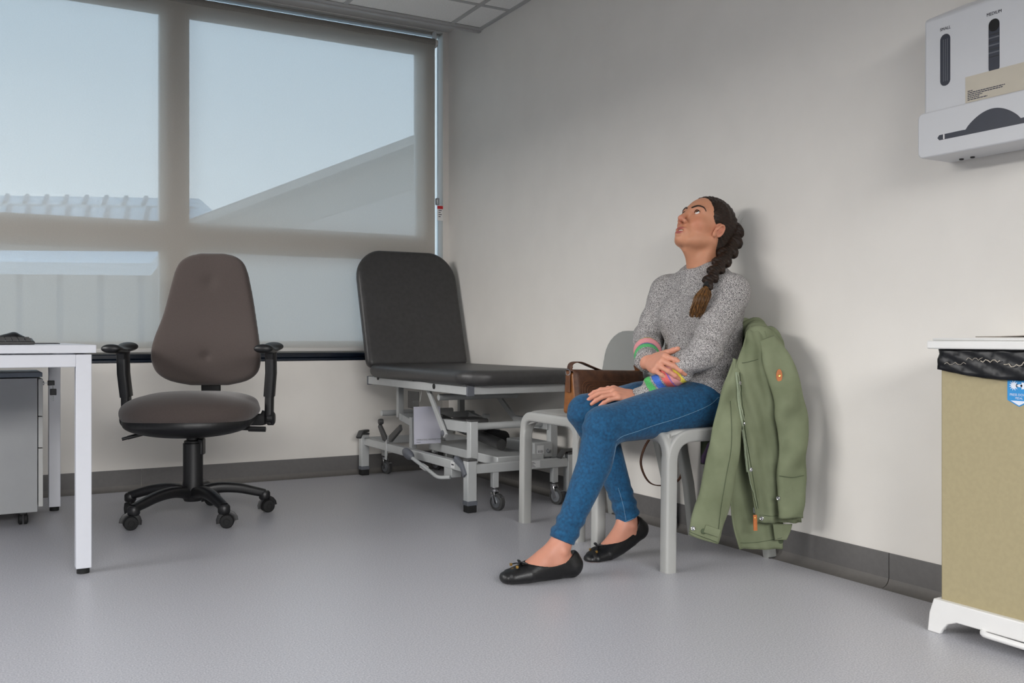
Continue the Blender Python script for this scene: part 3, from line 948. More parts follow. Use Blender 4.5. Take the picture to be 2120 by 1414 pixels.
G().tube([Vector((px1 + .058, ply + math.cos(a) * .004, .552 + math.sin(a) * .010)) for a in [i * math.pi / 6 for i in range(12)]], .0012, 6, closed=True).build('ring', m_steel, ky)
G().box((px1 + .047, ply - .004, .516), (px1 + .071, ply + .004, .542)).build('key_head', m_black, ky, bevel=.002)
kb = G().box((px1 + .0565, ply - .001, .492), (px1 + .0605, ply + .001, .517))
for i in range(3): kb.box((px1 + .0550, ply - .001, .495 + i * .007), (px1 + .062, ply + .001, .498 + i * .007))
kb.build('key_blade', m_steel, ky, smooth=False)

# things on the desk
zd = .727
kbx1, kby0, kby1 = -2.232, -1.60, -1.42
kr = empty('keyboard', (-2.45, -1.5, zd)); tag(kr, 'black tilted keyboard at the front edge of the white desk', 'keyboard')
kM = Matrix.Translation((0, 0, zd + .002)) @ Matrix.Rotation(R(0), 4, 'X')
yb = Vector((0, 0, 0))
gk = G()
prof = [(kby0, .001), (kby1, .014), (kby1, .022), (kby0, .011)]
m_kb = mat('charcoal_plastic', (48, 47, 47), rough=.45, var=.05, vscale=60)
gk.add([(x, y, zd + z) for x in (-2.68, kbx1) for y, z in prof], [(0,1,2,3), (7,6,5,4), (0,4,5,1), (1,5,6,2), (2,6,7,3), (3,7,4,0)])
gk.build('keyboard_body', m_kb, kr, bevel=.003)
key_g = G().box((-.0075, -.0075, 0), (.0075, .0075, .006)); key_me = key_g.mesh(); key_me.materials.append(m_black)
for r_ in range(6):
    for c_ in range(24):
        yy = kby0 + .018 + r_ * .027 + .003; k_ = bpy.data.objects.new('key_cap', key_me); COL.objects.link(k_)
        k_.location = (kbx1 - .018 - c_ * .0185, yy, zd + .011 + (yy - kby0) / (kby1 - kby0) * .011 - .001); attach(k_, kr)
m_navy = mat('navy_card', (24, 34, 92), rough=.5, var=.05)
tag(G().box((-2.52, -1.395, zd), (-2.262, -1.19, zd + .012)).build('notebook', m_navy, bevel=.002), 'dark blue notebook lying behind the keyboard on the desk', 'notebook')
mp = tag(G().box((-2.40, -1.16, zd), (-2.128, -.93, zd + .003)).build('mouse_pad', m_black, bevel=.002), 'thin black mouse pad on the white desk', 'mouse pad')
mo = empty('computer_mouse', (-2.27, -1.05, zd + .003)); tag(mo, 'black computer mouse with red trim on the desk mat', 'mouse')
me, V = sd_mesh([sd_loft([((-2.33, -1.05, zd + .012), (0, 1, 0), .030, (0, 0, 1), .016), ((-2.275, -1.05, zd + .018), (0, 1, 0), .033, (0, 0, 1), .026), ((-2.235, -1.05, zd + .010), (0, 1, 0), .030, (0, 0, 1), .014)]),
                 Prim(lambda p: (zd + .0032) - p[:, 2], (0, 0, 0), 9, 0, 'i')], .003); relax(me, 3)
finish('mouse_shell', me, m_black, mo, angle=0)
G().sweep(bez([(-2.352, -1.075, zd + .015), (-2.345, -1.05, zd + .022), (-2.352, -1.025, zd + .015)], 5), rrect(.012, .008, .003, 2)).build('red_trim', m_red, mo)

# ================================================================== examination couch
m_vinyl = mat('charcoal_vinyl', (54, 53, 53), rough=0.44, var=.12, vscale=45, bump=.12, bscale=260, detail=5)
m_frame = mat('silver_grey_paint', (176, 178, 178), rough=0.42, var=.02, vscale=25)
m_cap = mat('slate_plastic', (92, 95, 102), rough=0.5, var=.05, vscale=40)
m_capd = mat('dark_grey_plastic', (66, 66, 66), rough=0.5, var=.05, vscale=40)
m_paper = mat('white_paper', (222, 222, 236), rough=0.7, var=.015, vscale=30)
m_labelw = mat('label_white', (214, 214, 214), rough=0.6, var=.01)
def couch():
    root = empty('examination_couch', (-.3, -.75, 0)); tag(root, 'charcoal vinyl examination couch with raised backrest on silver-grey wheeled frame', 'couch')
    # seat cushion, plan outline in x-y
    def outline(x0, x1, y0, y1, r_near, r_far, n=8):
        pts = []
        for cx, cy, r, a0 in ((x1 - r_far, y1 - r_far, r_far, 0), (x0 + r_far, y1 - r_far, r_far, 90), (x0 + r_near, y0 + r_near, r_near, 180), (x1 - r_near, y0 + r_near, r_near, 270)):
            for i in range(n + 1):
                a = R(a0 + 90 * i / n); pts.append((cx + r * math.cos(a), cy + r * math.sin(a)))
        return pts
    SM = Matrix.Translation((0, 0, .578))
    me, V = sd_mesh([sd_pad(SM, outline(-.605, -.018, -1.435, -.262, .13, .05), .030, .026, .006)], .007); relax(me, 3)
    finish('seat_cushion', me, m_vinyl, root, angle=0)
    # backrest cushion: raised
    hb = Vector((-.314, -.262, .590)); th = math.atan2(.190, .60)
    vv = Vector((0, math.sin(th), math.cos(th)))
    BM = frame(hb, (1, 0, 0), vv)      # w = x cross v -> (0,-,+): faces -Y
    w_ = .294; h_ = .672
    pts = []
    for cx, cy, r, a0 in ((w_ - .14, h_ - .165, .14, 0), (-w_ + .14, h_ - .165, .14, 90)):
        for i in range(9):
            a = R(a0 + 90 * i / 8); pts.append((cx + r * math.cos(a), cy + r * math.sin(a) + .028 * (1 - ((cx + r * math.cos(a)) / w_) ** 2)))
    for cx, cy, a0 in ((-w_ + .035, .035, 180), (w_ - .035, .035, 270)):
        for i in range(5):
            a = R(a0 + 90 * i / 4); pts.append((cx + .035 * math.cos(a), cy + .035 * math.sin(a)))
    me, V = sd_mesh([sd_pad(BM, pts, .028, .024, .006)], .007); relax(me, 3)
    finish('backrest_cushion', me, m_vinyl, root, angle=0)
    # board behind the backrest and its stay
    G().prism([(x * .93, .02 + y * .95) for x, y in pts], BM @ Matrix.Translation((0, 0, -.045)), .014).build('backrest_board', m_black, root)
    # top frame
    zf0, zf1 = .503, .543
    for x in (-.553, -.055):
        G().box((x - .014, -1.352, zf0), (x + .014, -.175, zf1)).build('top_rail', m_frame, root, bevel=.003)
        for y in (-1.354, -.170):
            G().box((x - .017, y - .006, zf0 - .004), (x + .017, y + .006, zf1 + .002)).build('rail_cap', m_cap, root, bevel=.002)
    G().box((-.54, -1.352, zf0 + .002), (-.07, -1.326, zf1)).build('end_rail', m_frame, root, bevel=.003)
    G().box((-.54, -.20, zf0 + .002), (-.07, -.175, zf1)).build('end_rail', m_frame, root, bevel=.003)
    G().box((-.58, -.80, zf1), (-.03, -.30, zf1 + .006)).build('cushion_board', m_capd, root)
    G().box((-.58, -1.36, zf1), (-.03, -.95, zf1 + .006)).build('cushion_board', m_capd, root)
    for px, py in ((783, 782), (899, 800)):
        q = px_(px, py, -.567)
        G().lathe((-.567, q.y, q.z), (-1, 0, 0), [(.012, -.002), (.012, .004), (.008, .006)], 16).build('bolt_cap', m_black, root)
    # base frame: two long rails, two end rails, four feet
    xl, xr, yn, yfar = -.535, -.045, -1.335, -.055
    for x in (xl, xr):
        G().box((x - .017, yn, .165), (x + .017, yfar, .205)).build('base_rail', m_frame, root, bevel=.003)
        for y in (yn, yfar):
            px_o = x + (-.010 if x == xl else .010)
            ft = G().box((px_o - .022, y - .022, .048), (px_o + .022, y + .022, .222)).build('foot_post', m_frame, root, bevel=.003)
            G().box((px_o - .024, y - .024, .030), (px_o + .024, y + .024, .050)).build('foot_collar', m_cap, ft, bevel=.003)
            G().box((px_o - .022, y - .022, .0), (px_o + .022, y + .022, .031)).build('foot_rubber', m_blackr, ft, bevel=.003)
            G().box((px_o - .024, y - .024, .220), (px_o + .024, y + .024, .230)).build('post_cap', m_capd, ft, bevel=.003)
    for y in (yn, yfar):
        G().box((xl + .01, y - .017, .165), (xr - .01, y + .017, .205)).build('base_rail', m_frame, root, bevel=.003)
        for x in (-.425, -.120):
            ct = empty('caster', (x, y, 0)); attach(ct, root)
            yc = y - .02 if y == yn else y + .0
            G().box((x - .014, y - .014, .098), (x + .014, y + .014, .170)).build('caster_post', m_frame, ct, bevel=.002)
            G().lathe((x, y, .078), (0, 0, 1), [(.016, 0), (.018, .004), (.018, .012), (.008, .016), (.008, .022)], 20).build('caster_swivel', m_chrome, ct)
            wd = Vector((.30, -.95, 0)).normalized(); wa = Vector((wd.y, -wd.x, 0)); wc = Vector((x, y, .036)) + wd * .018
            for s in (-1, 1):
                G().sweep(fillet([Vector((x, y, .084)) + wa * (.012 * s), Vector((x, y, .070)) + wa * (.016 * s) + wd * .004, wc + wa * (.016 * s) + Vector((0, 0, -.006))], .01), rrect(.003, .020, .001, 2), up=wd).build('caster_fork', m_chrome, ct)
            G().lathe(wc - wa * .011, wa, [(.022, 0), (.036, .001), (.038, .006), (.038, .016), (.036, .021), (.022, .022)], 28).build('caster_tyre', m_cap if False else m_capd, ct)
            G().lathe(wc - wa * .013, wa, [(.010, -.001), (.024, 0), (.024, .026), (.010, .027)], 24).build('caster_hub', m_steel, ct)
            G().bar(Vector((x, y, .082)) - wd * .01, Vector((x, y, .060)) + wd * .050, .020, .003).build('caster_brake', m_chrome, ct)
    # foot levers on the posts
    def lever(at, d, name='pedal'):
        at = Vector(at); d = Vector(d).normalized()
        G().sweep([at - d * .03, at, at + d * .035, at + d * .062 - Vector((0, 0, .030))], rrect(.030, .014, .004, 3)).build(name, m_capd, root)
    lever((xl - .012, yfar - .01, .240), (-.6, -.5, .0)); lever((xr + .005, yn, .238), (-1, -.2, 0))
    a = px_(941, 955, -.555); 
    G().sweep([px_(944, 950, -.565), px_(958, 965, -.568), px_(964, 985, -.568)], rrect(.022, .028, .006, 3)).build('pedal_arm', m_cap, root)
    # V-shaped pair of foot pedals on the left rail
    for (p0, p1) in (((799, 912), (786, 880)), ((806, 912), (830, 885))):
        q0, q1 = px_(*p0, -.555), px_(*p1, -.560)
        G().sweep([q0, q0.lerp(q1, .15), q1], rrect(.030, .014, .004, 3), up=(1, 0, 0), scale=[.6, 1.25, 1.0]).build('pedal', m_capd, root)
    q1 = px_(788, 873, -.562); G().lathe(q1, (1, 0, 0), [(.014, -.01), (.016, 0), (.014, .012)], 16).build('pedal_knob', m_capd, root)
    q0 = px_(799, 905, -.553); G().box((-.556, q0.y - .010, .12), (-.55, q0.y + .010, .232)).build('pedal_bracket', m_frame, root, bevel=.002)
    # bent bar with plastic paddle
    pts_ = [px_(873, 985, -.545), px_(907, 992, -.600), px_(898, 985, -.62), px_(868, 960, -.64), px_(850, 946, -.64)]
    pts_ = [px_(932, 988, -.56), px_(906, 989, -.60), px_(893, 978, -.61), px_(852, 947, -.62)]
    lb = G().tube(fillet(pts_, .03), .0085, 12).build('lift_bar', m_frame, root)
    pd_c = px_(845, 940, -.62); me, V = sd_mesh([sd_ell(pd_c, (.020, .058, .024), np.array(Matrix.Rotation(R(12), 3, 'X')))], .004); finish('lift_paddle', me, m_cap, root, angle=0)
    la, lbv = px_(872, 963, -.605), px_(884, 971, -.605); G().bar(la, lbv, .022, .022).build('bar_sticker', m_labelw, lb, bevel=.006)
    # uprights and scissor arms of the lift
    def post(x, y, z0, z1, w=.038, nm='lift_post'):
        return G().box((x - w/2, y - w/2, z0), (x + w/2, y + w/2, z1)).build(nm, m_frame, root, bevel=.003)
    p1 = px_(978, 925, -.50); post(-.500, p1.y, .20, .385); G().box((-.521, p1.y - .021, .383), (-.479, p1.y + .021, .391)).build('post_cap', m_capd, root)
    post(-.09, p1.y, .20, .385)
    p2 = px_(855, 890, -.50); post(-.500, p2.y, .20, .355, .03); post(-.09, p2.y, .20, .355, .03)
    for x in (-.485, -.105):
        # long arms from near posts to the far cross member
        e0 = Vector((x, p1.y - .01, .345)); e1 = Vector((x, px_(918, 903, x).y if x < -.3 else p1.y + .30, .335))
        ya = px_(920, 900, -.485).y
        G().bar((x, p1.y + .0, .352), (x, ya, .347), .026, .048).build('lift_arm', m_frame, root, bevel=.003)
        G().bar((x, p2.y - .02, .315), (x, p2.y + .19, .345), .024, .036).build('lift_arm', m_frame, root, bevel=.003)
    for x in (-.512, -.070):
        t0 = px_(885, 802, x) if x < -.3 else Vector((x, -.62, .51)); t1 = px_(923, 903, x) if x < -.3 else Vector((x, -.92, .33))
        G().bar(t0, t1, .012, .030, up=(0, 0, 1)).build('diagonal_strut', m_frame, root, bevel=.002)
        G().lathe(t1 + Vector((0, .02, .012)), (-1, 0, 0), [(.014, -.01), (.014, .010), (.009, .014)], 16).build('pivot_cap', m_cap, root)
    # uprights from the arms up to the top frame
    q = px_(828, 820, -.47); G().box((-.485, q.y - .015, .335), (-.455, q.y + .015, .505)).build('support_upright', m_frame, root, bevel=.002)
    G().box((-.13, q.y - .015, .335), (-.10, q.y + .015, .505)).build('support_upright', m_frame, root, bevel=.002)
    for y, z in ((p1.y + .05, .355), (p2.y + .16, .345), (p2.y + .42, .345), (p1.y + .35, .47)):
        G().cyl((-.50, y, z), (-.08, y, z), .016, n=14).build('cross_tube', m_frame, root)
    # motor / hydraulic ram under the couch and control box
    G().cyl((-.30, p1.y + .10, .26), (-.30, p2.y + .10, .33), .026, n=18).build('actuator', m_capd, root)
    G().cyl((-.30, p2.y + .02, .32), (-.30, p2.y + .26, .36), .014, n=14).build('actuator_rod', m_chrome, root)
    G().box((-.37, p2.y - .30, .30), (-.23, p2.y - .16, .36)).build('motor_housing', m_capd, root, bevel=.01)
    G().cyl((-.19, p1.y + .28, .27), (-.19, p1.y + .44, .27), .034, n=18).build('gas_spring', m_black, root)
    G().box((-.40, yn + .02, .185), (-.16, yn + .75, .225)).build('spine_channel', m_frame, root, bevel=.004)
    bx = G().box((-.20, yn + .04, .205), (-.10, yn + .30, .275)).build('control_box', m_frame, root, bevel=.004)
    G().box((-.185, yn + .0385, .225), (-.150, yn + .0398, .262)).build('box_label', m_labelw, bx, smooth=False)
    for i in range(5): G().box((-.181 + i * .006, yn + .038, .229), (-.179 + i * .006, yn + .0384, .240)).build('box_print', m_ink, bx, smooth=False)
    G().lathe((-.125, yn + .04, .236), (0, -1, 0), [(.010, 0), (.010, .006), (.006, .008)], 16).build('box_plug', m_steel, bx)
    G().box((-.515, p2.y - .10, .40), (-.512, p2.y + .03, .485)).build('rating_plate', m_capd, root)
    # data label on the end rail, small maker's plate on the side rail
    l0, l1 = py_(1080, 972, yn - .0175), py_(1118, 968, yn - .0175)
    lb_ = G().box((l0.x, yn - .0185, .172), (l1.x, yn - .0172, .202)).build('data_label', m_labelw, root, smooth=False)
    for i in range(5):
        for j in range(2):
            G().box((l0.x + .004 + j * .038, yn - .0190, .1755 + i * .005), (l0.x + .034 + j * .036 - (i * 7 % 3) * .005, yn - .0186, .1772 + i * .005)).build('label_text', m_ink, lb_, smooth=False)
    s0 = px_(937, 960, xl - .0175); sp_ = G().box((xl - .0185, s0.y - .022, .172), (xl - .0172, s0.y + .018, .200)).build('maker_plate', m_labelw, root, smooth=False)
    G().box((xl - .0190, s0.y - .014, .184), (xl - .0186, s0.y + .010, .190)).build('plate_print', m_ink, sp_, smooth=False)
    # bracket block under the near-left corner
    bq = px_(935, 980, -.535); G().box((-.55, bq.y - .03, .125), (-.50, bq.y + .05, .168)).build('pivot_block', m_frame, root, bevel=.003)
couch()
# instructions in a clear sleeve hanging from the couch
m_clear = bpy.data.materials.new('clear_sleeve'); m_clear.use_nodes = True
nt = m_clear.node_tree; nt.nodes.clear(); o_ = nt.nodes.new('ShaderNodeOutputMaterial'); mxs = nt.nodes.new('ShaderNodeMixShader'); t_ = nt.nodes.new('ShaderNodeBsdfTransparent'); g_ = nt.nodes.new('ShaderNodeBsdfGlossy')
mxs.inputs[0].default_value = .12; g_.inputs['Roughness'].default_value = .12; nt.links.new(t_.outputs[0], mxs.inputs[1]); nt.links.new(g_.outputs[0], mxs.inputs[2]); nt.links.new(mxs.outputs[0], o_.inputs[0])
dI = 4.62
u_ = (pd(917, 832, dI + .06) - pd(859, 834, dI)).normalized()
leaf = empty('instruction_leaflet', pd(890, 921, dI)); tag(leaf, 'white operating instructions in a clear sleeve hanging under the couch', 'leaflet')
LM = frame(pd(857, 920, dI), u_, (0, 0, 1))
G().prism([(0, 0), (.138, .0), (.134, .182), (-.002, .182)], LM, .002).build('booklet', m_paper, leaf, smooth=False)
G().prism([(-.006, -.004), (.148, -.004), (.144, .212), (-.008, .212)], LM @ Matrix.Translation((0, 0, .004)), .0006).build('sleeve', m_clear, leaf, smooth=False)
nrm_ = Vector(LM.col[2][:3]); sgn = 1 if nrm_.dot(CAM - pd(890, 880, dI)) > 0 else -1
put_text('lettering', 'OPERATING INSTRUCTIONS', .0105, LM @ Matrix.Translation((.012, .020, .0028)), m_ink, leaf, 'LEFT')
G().prism([(.012, .009), (.034, .009), (.034, .0105), (.012, .0105)], LM @ Matrix.Translation((0, 0, .0024)), .0004).build('print_line', m_ink, leaf, smooth=False)
G().tube([LM @ Vector((.03, .205, .002)), LM @ Vector((.04, .26, .0)), LM @ Vector((.06, .285, -.01))], .0012, 5).build('hanging_tie', m_labelw, leaf)

# ================================================================== two grey stacking chairs
m_chair = mat('light_grey_polypropylene', (168, 168, 165), rough=0.5, var=.015, vscale=15, bump=.06, bscale=500)
m_chairb = mat('mid_grey_polypropylene', (140, 141, 138), rough=0.52, var=.015, vscale=15, bump=.06, bscale=500)
def stack_chair():
    """faces -X, origin on the floor under the middle of the back edge"""
    root = empty('stacking_chair', (0, 0, 0)); K = dict(world=False)
    W = .2225
    SM = Matrix.Translation((0, 0, .441))
    o2 = rrect(.442, .432, .075, 6, cx=-.240, cy=0)
    bend = lambda u, v: -.010 * np.exp(-((u + .19) / .12) ** 2 - (v / .14) ** 2) - .016 * np.clip((-u - .40) / .055, 0, 1) ** 2
    me, V = sd_mesh([sd_pad(SM, o2, .0125, .011, 0, bend)], .006); relax(me, 3); finish('seat', me, m_chair, root, angle=0, **K)
    # front arch joining the two front legs
    yw = W - .021
    G().sweep(fillet([(-.4475, -yw, .30), (-.4475, -yw, .434), (-.4475, yw, .434), (-.4475, yw, .30)], .075, 10), rrect(.038, .040, .010, 4), up=(1, 0, 0)).build('front_arch', m_chair, root, **K)
    ap = G(); ap.grid([[Vector((-.446, yw * (i - 8) / 8, .440 - (.022 + .03 * abs((i - 8) / 8) ** 3) * j / 4)) for i in range(17)] for j in range(5)])
    ap.build('front_apron', m_chair, root, solid=.010, soff=0, angle=0, **K)
    prof = rrect(.042, .040, .008, 4)
    for s in (-1, 1):
        y = s * (W - .021)
        # front leg and side rail in one bend
        G().sweep(fillet([(-.452, y, 0.0), (-.446, y, .432), (-.05, y * .985, .437)], .085, 10), prof, up=(0, 1, 0)).build('leg', m_chair, root, **K)
        # raked rear leg
        G().sweep([(-.018, y, 0.0), (-.045, y, .20), (-.10, y * .985, .425)], rrect(.040, .034, .010, 4), up=(0, 1, 0)).build('leg', m_chairb, root, **K)
        for x in (-.452, -.018):
            G().box((x - .019, y - .019, 0), (x + .019, y + .019, .006)).build('leg_tip', m_capd, root, bevel=.003, **K)
    # backrest
    hb = Vector((-.092, 0, .415)); vv = Vector((.060, 0, .36)).normalized()
    BM = frame(hb, (0, 1, 0), vv)
    h_ = .372; pts = []
    for cx, cy, r, a0 in ((W - .112, h_ - .11, .11, 0), (-W + .112, h_ - .11, .11, 90)):
        for i in range(8):
            a = R(a0 + 90 * i / 7); pts.append((cx + r * math.cos(a), cy + r * math.sin(a)))
    pts += [(-W - .004, .13), (-W + .02, .0), (W - .02, .0), (W + .004, .13)]
    bendb = lambda u, v: .020 * (1 - (u / W) ** 2) * np.clip(v / .3, 0, 1)
    me, V = sd_mesh([sd_pad(BM, pts, .0080, .0075, 0, bendb)], .005); relax(me, 3); finish('backrest', me, m_chairb, root, angle=0, **K)
    return root
chB = stack_chair()
chB.location = (-.006, -1.858, 0); chB.rotation_euler = (0, 0, R(-1.0))
tag(chB, 'pale grey plastic chair nearest the couch, holding the brown handbag', 'chair', 'grey stacking chairs by the wall')
chA = copy_tree(chB)
chA.location = (-.012, -2.388, 0); chA.rotation_euler = (0, 0, R(-1.0))
tag(chA, 'pale grey plastic chair under the seated person with the green coat on its back', 'chair', 'grey stacking chairs by the wall')

# ================================================================== glove and apron dispenser on the right wall
m_disp = mat('white_abs', (204, 205, 208), rough=0.42, var=.01, vscale=10)
m_navyp = mat('smoked_blue_plastic', (30, 36, 52), rough=0.4, var=.05, vscale=30)
m_beige = mat('beige_label', (196, 188, 172), rough=0.6, var=.02, vscale=20)
m_inkb = mat('blue_black_ink', (28, 32, 62), rough=0.6, var=.05)
def dispenser():
    root = empty('dispenser', (-.06, -3.47, 1.24)); tag(root, 'white plastic glove dispenser with three slots mounted high on the right wall', 'dispenser')
    xf = -.124; y0, y1 = -3.264, -3.682
    v = [(-.004, y0, 1.30), (-.004, y1, 1.30), (xf, y1, 1.30), (xf, y0, 1.30),
         (-.004, y0, 1.60), (-.004, y1, 1.60), (xf, y1, 1.621), (xf, y0, 1.621), (-.004, y0 - .045, 1.676), (-.004, y1 + .045, 1.676)]
    G().add(v, [(0,1,2,3), (3,2,6,7), (0,3,7,8,4), (1,5,9,6,2), (7,6,9,8), (0,4,8,9,5,1)]).build('cover', m_disp, root, bevel=.008, seg=3)
    # lower tray, slightly proud
    G().prism([(-y - 3.472, z) for y, z in ()] or rrect(.444, .124, .016, 5, 0, 1.304), frame((-.004, -3.472, 0), (0, -1, 0), (0, 0, 1)), .127).build('tray', m_disp, root, bevel=.004, seg=3)
    FM = frame((0, 0, 0), (0, -1, 0), (0, 0, 1))     # u = -y, v = z, w = -x
    def stad(yc, z0, z1, w): return [(-yc + (a - 0), b) for a, b in rrect(w, z1 - z0, w / 2 - .0005, 6, 0, (z0 + z1) / 2)]
    for yc, z0, z1 in ((-3.331, 1.428, 1.567), (-3.472, 1.428, 1.567), (-3.613, 1.428, 1.567)):
        sl = G().prism(stad(yc, z0, z1, .030), FM @ Matrix.Translation((0, 0, .1225)), .0022).build('slot_window', m_navyp, root, smooth=False)
        if yc != -3.331:
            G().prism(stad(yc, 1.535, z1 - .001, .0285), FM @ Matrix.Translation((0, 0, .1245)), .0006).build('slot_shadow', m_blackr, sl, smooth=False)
            for i in range(7):
                z = 1.470 + i * .0095
                G().box((-.1252, yc - .0145, z), (-.1246, yc + .0145, z + .0016 + .002 * (i % 2))).build('glove_edge', m_cap if i % 2 else m_black, sl, smooth=False)
        else:
            for i in range(3):
                G().box((-.1252, yc - .008 + i * .006, 1.44), (-.1246, yc - .006 + i * .006, 1.553)).build('glove_edge', m_pedtop if False else m_cap, sl, smooth=False)
    for s_, yc in (('SMALL', -3.331), ('MEDIUM', -3.472)):
        put_text('lettering', s_, .0118, FM @ Matrix.Translation((-yc, 1.5815, .1243)), m_ink, root, sx=.95)
        put_text('lettering', s_, .0118, FM @ Matrix.Translation((-yc + .0004, 1.5817, .12435)), m_ink, root, sx=.95)
    # dispensing mouth: long slot with a raised arch
    mouth = [(3.318, 1.2825), (3.626, 1.2825), (3.632, 1.2895), (3.626, 1.2965)]
    ar = []
    for i in range(21):
        t = i / 20; yy = 3.548 - .152 * t; ar.append((yy, 1.2965 + .040 * math.sin(math.pi * t) ** .8))
    mouth += [(3.56, 1.2970)] + ar + [(3.385, 1.2970), (3.318, 1.2965), (3.312, 1.2895)]
    mo_ = G().prism(mouth, FM @ Matrix.Translation((0, 0, .1290)), .0024).build('mouth', m_navyp, root, smooth=False)
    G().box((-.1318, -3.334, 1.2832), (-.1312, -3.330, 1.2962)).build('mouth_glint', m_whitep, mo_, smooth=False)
    lb_ = G().box((-.1248, -3.553, 1.3675), (-.1238, -3.391, 1.436)).build('instruction_label', m_beige, root, smooth=False)
    for i, L in enumerate((.014, .104, .098, .042, .034, .056)):
        z = 1.396 - i * .0046
        x = 0.0
        rnd = random.Random(i)
        while x < L:
            w = min(rnd.uniform(.003, .009), L - x)
            G().box((-.1253, -3.398 - x - w, z), (-.1248, -3.398 - x, z + .0021)).build('print_line', m_inkb, lb_, smooth=False); x += w + .0014
    for px in (1993, 2016):
        q = px_(px, 340, -.03); G().lathe((-.035, q.y, 1.242), (0, 0, -1), [(.006, -.002), (.006, .003), (.004, .004)], 14).build('screw', m_black, root)
dispenser()

# ================================================================== pedal bin
m_card = mat('khaki_body', (164, 152, 118), rough=0.6, var=.03, vscale=90, bump=.05, bscale=400)
m_liner = mat('black_bin_liner', (13, 14, 19), rough=0.40, var=.1, vscale=40, bump=.25, bscale=45, spec=.35)
m_blue = mat('sticker_blue', (38, 140, 205), rough=0.45, var=.02)
m_stw = mat('sticker_white', (222, 228, 240), rough=0.5, var=.01)
def bin_():
    root = empty('pedal_bin', (-.14, -3.61, 0)); tag(root, 'khaki pedal bin with white lid, white base and black liner', 'bin')
    yl, yr = -3.412, -3.800
    body = G().box((-.252, yr, .078), (-.022, yl, .712)).build('body', m_card, root, bevel=.004)
    ld = G()
    ld.box((-.276, yr - .022, .7215), (-.006, yl + .024, .742)); ld.box((-.268, yr - .012, .742), (-.010, yl + .014, .749))
    ld.build('lid', m_whitep, root, bevel=.004, seg=3)
    # liner folded over the rim, hem falling towards the middle
    rows = []; n = 44
    path = [(-.05, yl + .004), (-.14, yl + .005), (-.254, yl + .004)] + [(-.257, yl - .004 - (yl - yr) * i / 30) for i in range(31)] + [(-.254, yr - .004), (-.05, yr - .004)]
    for j in range(9):
        t = j / 8; row = []
        for i, (x, y) in enumerate(path):
            s = (yl - y) / (yl - yr); hem = .669 - .020 * math.sin(max(0, min(1, s)) * math.pi)
            z = .722 + (hem - .722) * t
            wv = .0022 * math.sin(i * 1.7 + j * .8) + .0018 * math.sin(i * .9 - j * 1.6) + .0015 * t
            row.append(Vector((x - (wv + .003 * t if x < -.2 else 0), y + (wv if x >= -.253 and i < 3 else 0), z)))
        rows.append(row)
    G().grid(rows).build('liner', m_liner, root, solid=.0012, soff=1, angle=0)
    # thin pale lines along the wrinkles at the liner fold
    m_crease = mat('pale_liner_crease', (190, 180, 165), rough=.5, var=.1, vscale=120)
    for k_, (a, b, zz_) in enumerate(((2030, 2070, 747), (2078, 2120, 752), (2000, 2034, 743), (1955, 2000, 753))):
        pts = [px_(a + (b - a) * t / 8, zz_ + (3 * math.sin(t * 2 + k_)) + (6 * math.sin(t / 8 * 3.1) if k_ == 1 else 0), -.2650) for t in range(9)]
        G().tube(pts, .0011 if k_ < 2 else .0005, 5).build('liner_crease', m_crease, root)
    # base with arched cut-outs
    u0, u1 = -yl - .018, -yr + .018
    front = [(u0 - .006, 0), (u0 + .030, 0), (u0 + .036, .012), (u0 + .052, .030), (u0 + .078, .040), (u1 - .078, .040), (u1 - .052, .030), (u1 - .036, .012), (u1 - .030, 0), (u1 + .006, 0), (u1, .050), (u1 - .012, .086), (u0 + .012, .086), (u0, .050)]
    G().prism(front, frame((-.262, 0, 0), (0, -1, 0), (0, 0, 1)), .012).build('base_front', m_whitep, root, bevel=.003, seg=3)
    G().box((-.264, yr - .014, .060), (-.02, yl + .014, .084)).build('base_tray', m_whitep, root, bevel=.003)
    for y in (yl + .006, yr - .006):
        G().prism([(0, 0), (.035, 0), (.06, .04), (.19, .04), (.215, 0), (.25, 0), (.25, .07), (0, .07)], frame((-.262, y + .006, 0), (1, 0, 0), (0, 0, 1)), .010).build('base_side', m_whitep, root, bevel=.002)
    # pedal loop
    a = pz_(2022, 1309, .036)
    yc = a.y - .008; xo = a.x
    G().tube(fillet([(-.20, yc, .050), (xo, yc, .036), (xo, yc - .165, .034), (-.20, yc - .165, .050)], .022, 8), .0075, 12).build('pedal', m_whitep, root)
    G().cyl((-.17, yc - .06, .05), (-.20, yc - .06, .0), .006, n=10).build('pedal_link', m_steel, root)
    # sticker
    FM = frame((0, 0, 0), (0, -1, 0), (0, 0, 1))
    c, hw, zt, zm, zb_ = 3.6215, .0295, .6665, .6015, .5865
    st = G().prism([(c - hw, zt), (c - hw, zm), (c, zb_), (c + hw, zm), (c + hw, zt)], FM @ Matrix.Translation((0, 0, .2520)), .0007).build('sticker', m_blue, body, smooth=False)
    def burst(cu, cv, r0, r1, n):
        return [(cu + (r1 if i % 2 else r0) * math.cos(math.pi * i / n), cv + (r1 if i % 2 else r0) * math.sin(math.pi * i / n)) for i in range(2 * n)]
    G().prism(burst(c - .013, .6365, .0062, .0125, 12), FM @ Matrix.Translation((0, 0, .2527)), .0004).build('sticker_icon', m_stw, st, smooth=False)
    G().prism(burst(c + .013, .6365, .0075, .0110, 7), FM @ Matrix.Translation((0, 0, .2527)), .0004).build('sticker_icon', m_stw, st, smooth=False)
    G().prism(rrect(.016, .007, .003, 3, c, .6365), FM @ Matrix.Translation((0, 0, .2527)), .0004).build('sticker_icon', m_stw, st, smooth=False)
    put_text('lettering', 'PRESS DOWN', .0082, FM @ Matrix.Translation((c, .6145, .2530)), m_stw, st, sx=.92)
